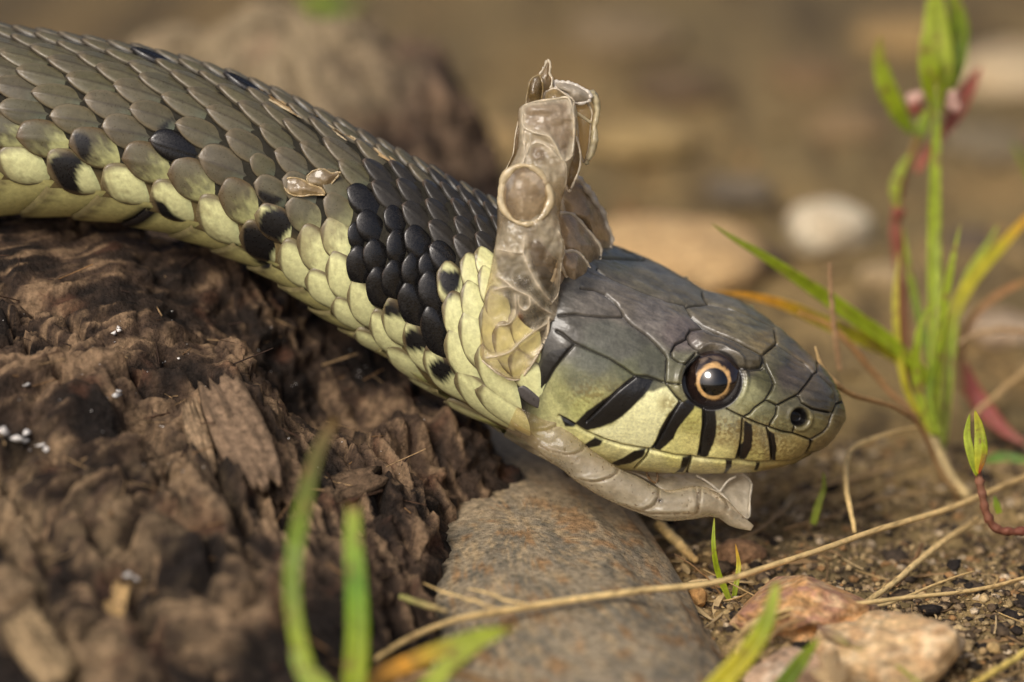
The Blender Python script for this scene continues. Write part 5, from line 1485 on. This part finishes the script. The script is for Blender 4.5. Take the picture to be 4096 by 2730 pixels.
for q in range(9):
    a = math.radians(-150 + q * 17)
    p = np.linspace(0, 1, 8)[:, None]
    L = (np.array([1905, 1560]) * (1 - p) + np.array([1905 + 55 * math.cos(a) * (.7 + .4 * random.random()), 1560 + 85 * math.sin(a) * (.7 + .4 * random.random())]) * p) * 1.7408
    W_ = G(L[:, 0], L[:, 1], 4.2) + np.array([0, -1.5, 0])
    V, F, kk = blade(W_, .5 * np.sin(np.linspace(.3, 3.0, 8)) + .03, .3, .05)
    obj('husk', V, F, M_STRAW, tuft, cols=np.broadcast_to(srgb(186, 158, 116) * random.uniform(.8, 1.1), V.shape))

# ================================================================== GREEN PLANTS
GR, GRD, GRL, YG, OR_, BRN, RED = srgb(156, 172, 36), srgb(120, 144, 34), srgb(180, 192, 72), srgb(196, 186, 48), srgb(224, 164, 52), srgb(150, 114, 74), srgb(182, 98, 80)

def leafblade(parent, pts, width, cols, d, name='blade', fold=.25, n=36, twist=0, face=None, label=None, mat=None, thick=.14, prof=None):
    pts = np.asarray(pts, float) * 1.7408
    L = resample(pts, n); t = np.linspace(0, 1, n)
    dd = np.interp(t, np.linspace(0, 1, len(d)), d)
    W_ = P(L[:, 0], L[:, 1], dd)
    w = np.interp(t, np.linspace(0, 1, len(width)), width) * .0425
    if prof == 'leaf':
        w = np.max(width) * .0425 * (np.sin(np.pi * t ** .8) ** .75 * .97 + .03)
    V, F, k = blade(W_, w, fold, thick, face, twist)
    cc = np.repeat(ramp(cols, n), k, 0)
    st = np.tile(np.array([1.0, .92, .8, .92, 1.0] * 2), n)
    vein = fbm(np.stack([np.repeat(t * 2, k), np.tile(np.arange(k) * 1.7, n), 0 * np.repeat(t, k)], -1), 1.0, 2, 1.0)
    cc = cc * (st * (1 + .16 * vein))[:, None]
    sp = fbm(V, .9, 3, len(pts) + width[0] * .1)
    cc = lerp(cc, srgb(132, 104, 60)[None], .8 * sstep(.38, .55, sp) + .75 * np.repeat(sstep(.955, .995, t), k))
    o = obj(name, V, F, mat or M_LEAF, parent, cols=cc)
    if label:
        o['label'] = label
    return o

gp = thing('grass_clump', G(2160 * 1.7408, 1075 * 1.7408, 0), 'bright green grass clump with one yellowing blade beside the snout', 'grass clump')
leafblade(gp, [(2165, 1070), (2152, 950), (2148, 800), (2146, 600), (2148, 400), (2152, 260), (2150, 190)], [18, 26, 32, 34, 32, 24, 8], [GRL, GRL, GR, GR, GR, GRD], [30, 31, 32, 33, 33, 33], fold=.5)
leafblade(gp, [(2145, 1010), (2130, 870), (2060, 800), (1950, 720), (1840, 645), (1740, 580), (1680, 545), (1636, 515)], [10, 16, 32, 38, 36, 28, 18, 3], [GRL, GR, GR, GR, GRL], [30, 29, 27, 24, 20, 16], fold=.35)
leafblade(gp, [(2150, 1010), (2130, 880), (2060, 820), (1960, 770), (1880, 735), (1800, 700), (1720, 680), (1640, 670)], [10, 16, 30, 34, 34, 28, 18, 4], [GR, YG, YG, YG, OR_, OR_], [32, 32, 30, 28, 25, 23], fold=.3, label='blade turning yellow and orange')
leafblade(gp, [(2152, 1005), (2156, 880), (2162, 760), (2180, 640), (2207, 515)], [10, 16, 20, 20, 2], [GRL, GR, GR, GRL], [27, 26, 25, 24], fold=.4)
leafblade(gp, [(2160, 1000), (2140, 850), (2110, 720), (2088, 620), (2075, 520)], [14, 20, 20, 18, 3], [GR, GRD, GR], [33, 33, 34, 34], fold=.4)
leafblade(gp, [(2140, 1000), (2085, 900), (2062, 780), (2058, 680), (2066, 575)], [10, 16, 18, 18, 3], [YG, YG, srgb(190, 176, 84)], [29, 28, 28, 28], fold=.3)
leafblade(gp, [(2148, 1000), (2115, 920), (2104, 830), (2112, 760), (2136, 695)], [16, 22, 22, 18, 3], [GRL, GR, GR], [26, 25, 24, 24], fold=.4)
leafblade(gp, [(2155, 1000), (2135, 900), (2150, 820), (2165, 760)], [12, 16, 14, 3], [GR, GRD, GR], [25, 25, 24], fold=.4)
leafblade(gp, [(2170, 1020), (2180, 860), (2200, 700), (2260, 610), (2310, 555), (2370, 490)], [12, 24, 32, 34, 30, 16], [GRL, GRL, GR, YG, YG, OR_], [33, 33, 34, 36, 38], fold=.35)
leafblade(gp, [(2190, 720), (2230, 620), (2270, 560), (2296, 512)], [14, 18, 16, 2], [GR, GRL], [35, 36, 37], fold=.3)
leafblade(gp, [(2210, 900), (2208, 820), (2230, 740), (2290, 680), (2370, 640)], [16, 18, 18, 20, 14], [BRN, BRN, srgb(166, 120, 74)], [36, 36, 37, 38], fold=.4, label='withered brown blade', mat=M_STRAW)
V, F = tube(P(*(resample(np.array(D2([(2140, 1000), (2165, 1060), (2195, 1110), (2225, 1140)])), 16).T), np.linspace(30, 26, 16)), np.linspace(.7, .5, 16), 10, .05, 2)
obj('sheath', V, F, M_STRAW, gp, cols=np.broadcast_to(srgb(190, 166, 116), V.shape))

straw('dry_stem', [(1873, 798), (1882, 830), (1905, 866), (1960, 908), (2050, 934), (2108, 972), (2140, 1030), (2165, 1090), (2205, 1135)], [.10, .34, .30, .22, .24, .28, .34, .42], 'curled brown dry stem arching past the snout tip', depth=[6, 8, 14, 20, 24, 27], seed=31,
      cols=[srgb(196, 166, 116), srgb(170, 132, 84), srgb(150, 112, 72), srgb(184, 152, 104)], cat='dry stem', group=None)
straw('dry_stem', [(1905, 605), (1910, 680), (1918, 760), (1930, 850)], [.16, .26, .28, .24], 'thin upright brown stem crossing the long green blade', depth=[17, 18, 20], seed=32, cols=[srgb(150, 118, 84), srgb(166, 132, 96)], cat='dry stem', group=None)
straw('dry_stem', [(1835, 718), (1900, 745), (1960, 800), (2010, 860), (2070, 925), (2110, 960)], [.2, .3, .32, .28, .24], 'sagging brown stem under the yellow blade', depth=[24, 25, 27, 28], seed=33, cols=[srgb(176, 130, 76), srgb(150, 112, 76)], cat='dry stem', group=None)

# knotgrass sprig
kg = thing('knotgrass_sprig', G(2090 * 1.7408, 900 * 1.7408, 0), 'knotgrass sprig with reddish stem, green leaves and tiny pink buds', 'plant')
L = resample(np.array(D2([(2090, 900), (2075, 740), (2066, 600), (2058, 500), (2072, 420), (2105, 330), (2140, 250), (2160, 150)])), 50)
dd = np.linspace(52, 40, 50)
V, F = tube(P(L[:, 0], L[:, 1], dd), np.interp(np.arange(50), [0, 18, 22, 26, 49], [.5, .45, .75, .5, .35]), 9, .06, 3)
cc = np.repeat(ramp([srgb(120, 84, 60), srgb(150, 90, 70), srgb(166, 100, 84), srgb(150, 120, 70), GR], 50), 9, 0)
obj('stem', V, F, M_LEAF, kg, cols=np.concatenate([cc, cc[:1], cc[-1:]]))
leafblade(kg, [(2098, 310), (2060, 250), (2030, 180), (2020, 130), (2022, 78)], [48], [GRD, GR, GR, srgb(150, 130, 60)], [43, 41, 40], 'leaf', prof='leaf')
leafblade(kg, [(2158, 260), (2140, 190), (2128, 120), (2122, 70)], [52], [GR, GR, GRL], [40, 38, 37], 'leaf', prof='leaf')
leafblade(kg, [(2165, 250), (2160, 150), (2150, 60), (2150, -60)], [72], [GR, GRL, GR], [42, 41, 40], 'leaf', prof='leaf')
leafblade(kg, [(2165, 240), (2195, 130), (2200, 40), (2180, -40)], [60], [GRD, GRD, GR], [44, 44, 43], 'leaf', prof='leaf')
leafblade(kg, [(2165, 315), (2195, 260), (2225, 205), (2254, 152)], [44], [srgb(140, 80, 60), RED, RED], [44, 45, 46], 'leaf', prof='leaf', label='red leaf')
leafblade(kg, [(2105, 400), (2130, 350), (2160, 320), (2175, 290)], [28], [RED, srgb(150, 96, 70)], [43, 43, 44], 'leaf', prof='leaf', label='red leaf')
leafblade(kg, [(2062, 480), (2056, 430), (2070, 390), (2092, 350)], [26], [GR, GRL], [42, 42, 42], 'leaf', prof='leaf')
leafblade(kg, [(2110, 320), (2120, 290), (2132, 250)], [34], [GRD, GR], [40, 40, 40], 'leaf', prof='leaf')
leafblade(kg, [(2205, 820), (2230, 890), (2270, 950), (2310, 990), (2358, 1022)], [46], [RED, srgb(186, 84, 74), RED], [42, 40, 38], 'leaf', prof='leaf', label='long red leaf near the soil')
for q, (x, y, rr_) in enumerate([(2098, 228, .75), (2112, 222, .6), (2188, 222, .7), (2196, 246, .6), (2180, 240, .5), (2103, 250, .8), (2064, 490, .7)]):
    la = np.linspace(0, np.pi, 10); lo = np.linspace(0, 2 * np.pi, 12, endpoint=False)
    A_, O_ = np.meshgrid(la, lo, indexing='ij')
    d_ = np.stack([np.sin(A_) * np.cos(O_), np.sin(A_) * np.sin(O_), np.cos(A_)], -1) * (1 + .15 * np.cos(5 * O_) * np.sin(A_))[..., None]
    obj('bud', d_ * rr_ + P(x * 1.7408, y * 1.7408, 40.5), gridfaces(10, 12, True), M_LEAF, kg, cols=np.broadcast_to(srgb(214, 176, 160) if q < 5 else srgb(150, 84, 66), (120, 3)))

# small sprig, lower right
sp = thing('red_stem_sprig', G(2340 * 1.7408, 1235 * 1.7408, 0), 'small upright sprig on a hairy red brown stem by the frame edge', 'plant')
L = resample(np.array(D2([(2380, 1215), (2330, 1222), (2290, 1215), (2266, 1180), (2256, 1130), (2246, 1085)])), 40)
V, F = tube(P(L[:, 0], L[:, 1], np.linspace(5, 3, 40)), .42 * (1 + .15 * np.sin(np.arange(40) * 1.3)), 9, .12, 6)
cc = np.repeat(ramp([srgb(110, 60, 46), srgb(120, 76, 56), srgb(132, 92, 70)], 40), 9, 0)
obj('stem', V, F, M_STRAW, sp, cols=np.concatenate([cc, cc[:1], cc[-1:]]))
leafblade(sp, [(2244, 1095), (2232, 1050), (2222, 1000), (2228, 950)], [20], [GR, GRL, GR], [2.6, 2.2, 2], 'leaf', prof='leaf')
leafblade(sp, [(2247, 1090), (2252, 1040), (2250, 990), (2240, 942)], [28], [YG, GRL, YG], [2.4, 1.8, 1.5], 'leaf', prof='leaf')
leafblade(sp, [(2249, 1090), (2262, 1040), (2258, 990), (2252, 960)], [14], [srgb(170, 60, 40), GR, GR], [2.2, 1.8, 1.6], 'leaf', prof='leaf')
ol = thing('oval_leaf', G(2330 * 1.7408, 1090 * 1.7408, 0), 'flat oval green leaf lying at the frame edge behind the small sprig', 'leaf')
leafblade(ol, [(2262, 1062), (2300, 1052), (2350, 1058), (2400, 1070)], [62], [srgb(120, 156, 64), srgb(134, 164, 84), GR], [26, 26, 26, 26], 'leaf_blade', prof='leaf', fold=.1, face=UPV - FWD * .4)
for nm, lab, pts, wd, cols, d in [
        ('seedling', 'two bladed green seedling at the right edge of the cobble', None, None, None, None)]:
    sd_t = thing(nm, G(1682 * 1.7408, 1395 * 1.7408, 0), lab, 'seedling')
    leafblade(sd_t, [(1684, 1398), (1668, 1360), (1648, 1310), (1640, 1260), (1641, 1190)], [9, 15, 13, 10, 3], [GRL, GR, GR, GRL], [1, 0, -1, -1], fold=.5)
    leafblade(sd_t, [(1682, 1398), (1690, 1350), (1697, 1300), (1690, 1250)], [8, 13, 11, 2], [GR, GR, YG, OR_], [1.5, 1.5, 2, 2], fold=.5)
sd2 = thing('grass_shoot', G(1872 * 1.7408, 1205 * 1.7408, 0), 'short green shoot on the soil under the snout', 'seedling')
leafblade(sd2, [(1868, 1205), (1880, 1160), (1893, 1120), (1892, 1085)], [16, 18, 13, 3], [GR, GRL, GR], [14, 14, 14])
sd3 = thing('grass_shoot', G(2190 * 1.7408, 1170 * 1.7408, 0), 'tiny green shoot behind the red brown stem', 'seedling')
leafblade(sd3, [(2296, 1180), (2290, 1160), (2285, 1140)], [14, 16, 4], [GR, GRD], [10, 10])
sd4 = thing('grass_shoot', G(2360 * 1.7408, 700 * 1.7408, 0), 'green blade tip reaching in past the frame edge', 'seedling')
leafblade(sd4, [(2390, 460), (2365, 400), (2345, 360), (2325, 325)], [16, 16, 14, 3], [GRD, GR], [60, 60])

# blurred blades in front
fg = thing('grass_shoot', P(790 * 1.7408, 1880 * 1.7408, -46), 'thin green blade with a withered brown tip in front of the log', 'grass blade')
leafblade(fg, [(790, 1890), (770, 1760), (740, 1640), (712, 1560), (684, 1460), (672, 1360), (678, 1260), (700, 1150), (730, 1040), (772, 962)], [24, 28, 32, 36, 34, 34, 34, 34, 30, 18], [GRL, GRL, GRL, GR, GRD, GRD, srgb(110, 110, 50), srgb(128, 104, 70)], [-46, -44, -42, -36], fold=.3)
leafblade(fg, [(792, 1880), (780, 1740), (760, 1660), (730, 1580), (690, 1530), (672, 1490)], [24, 40, 60, 64, 44, 10], [GRL, GRL, srgb(170, 196, 90)], [-47, -46, -46], 'lower_leaf', fold=.3)
fg2 = thing('grass_shoot', P(806 * 1.7408, 1880 * 1.7408, -42), 'broad upright green blade with a cut tip in front of the log', 'grass blade')
leafblade(fg2, [(806, 1880), (814, 1650), (816, 1560), (822, 1450), (818, 1340), (812, 1230), (812, 1158)], [34, 48, 50, 48, 44, 38, 26], [GR, GR, GR, srgb(112, 160, 40), GRL], [-42, -41, -40], fold=.3)
fg3 = thing('grass_shoot', P(700 * 1.7408, 1830 * 1.7408, -38), 'arching blade turning orange in front of the cobble', 'grass blade')
leafblade(fg3, [(700, 1830), (735, 1700), (800, 1600), (880, 1550), (960, 1515), (1040, 1482), (1110, 1456), (1185, 1442)], [16, 18, 20, 30, 34, 34, 26, 8], [srgb(190, 150, 60), srgb(200, 160, 66), srgb(214, 164, 70), OR_, GRL, GR], [-38, -38, -37, -36], fold=.3)
fg4 = thing('grass_shoot', P(900 * 1.7408, 1860 * 1.7408, -44), 'bright green blade in front of the arching orange blade', 'grass blade')
leafblade(fg4, [(900, 1860), (910, 1760), (940, 1650), (990, 1575), (1040, 1520), (1100, 1478), (1165, 1450)], [24, 28, 32, 40, 36, 28, 10], [GR, GR, GRL, GRL], [-44, -42, -40], fold=.3)
fg5 = thing('grass_shoot', P(1560 * 1.7408, 1770 * 1.7408, -34), 'blurred green blade with a yellow patch in front of the flints', 'grass blade')
leafblade(fg5, [(1560, 1770), (1600, 1640), (1650, 1575), (1700, 1520), (1745, 1460), (1772, 1390), (1786, 1338)], [24, 40, 50, 48, 42, 34, 14], [GRD, GR, YG, YG, GR, GRL], [-34, -32, -30], fold=.3)
fg6 = thing('grass_shoot', P(1800 * 1.7408, 1620 * 1.7408, -30), 'short dark green blade in front of the pinkish flint', 'grass blade')
leafblade(fg6, [(1760, 1640), (1800, 1575), (1840, 1520), (1880, 1468)], [34, 38, 32, 8], [GRD, GRD, GR], [-26, -25, -24], fold=.3)
fg7 = thing('grass_shoot', P(820 * 1.7408, 1740 * 1.7408, -30), 'dry pale blade low in front of the cobble', 'grass blade')
leafblade(fg7, [(820, 1740), (860, 1620), (950, 1560), (1050, 1548), (1160, 1590)], [12, 16, 24, 22, 14], [srgb(176, 140, 96), srgb(190, 156, 110)], [-30, -29, -29], mat=M_STRAW)
bgp = thing('far_leaf', G(755 * 1.7408, 40 * 1.7408, 0), 'bright green leaf far behind the pale wood', 'leaf')
leafblade(bgp, [(690, -34), (728, -6), (775, 6), (825, 0)], [60], [GR, srgb(96, 150, 24), GR], [190, 190, 190], 'leaf_blade', prof='leaf', fold=.15)
V, F = tube(np.stack([P(730 * 1.7408, -20 * 1.7408, 190), G(740 * 1.7408, 60 * 1.7408, 0) * 0 + np.array([P(730 * 1.7408, -20 * 1.7408, 190)[0], P(730 * 1.7408, -20 * 1.7408, 190)[1], 0])]), .7, 8)
obj('stalk', V, F, M_LEAF, bgp, cols=np.broadcast_to(GR, V.shape))
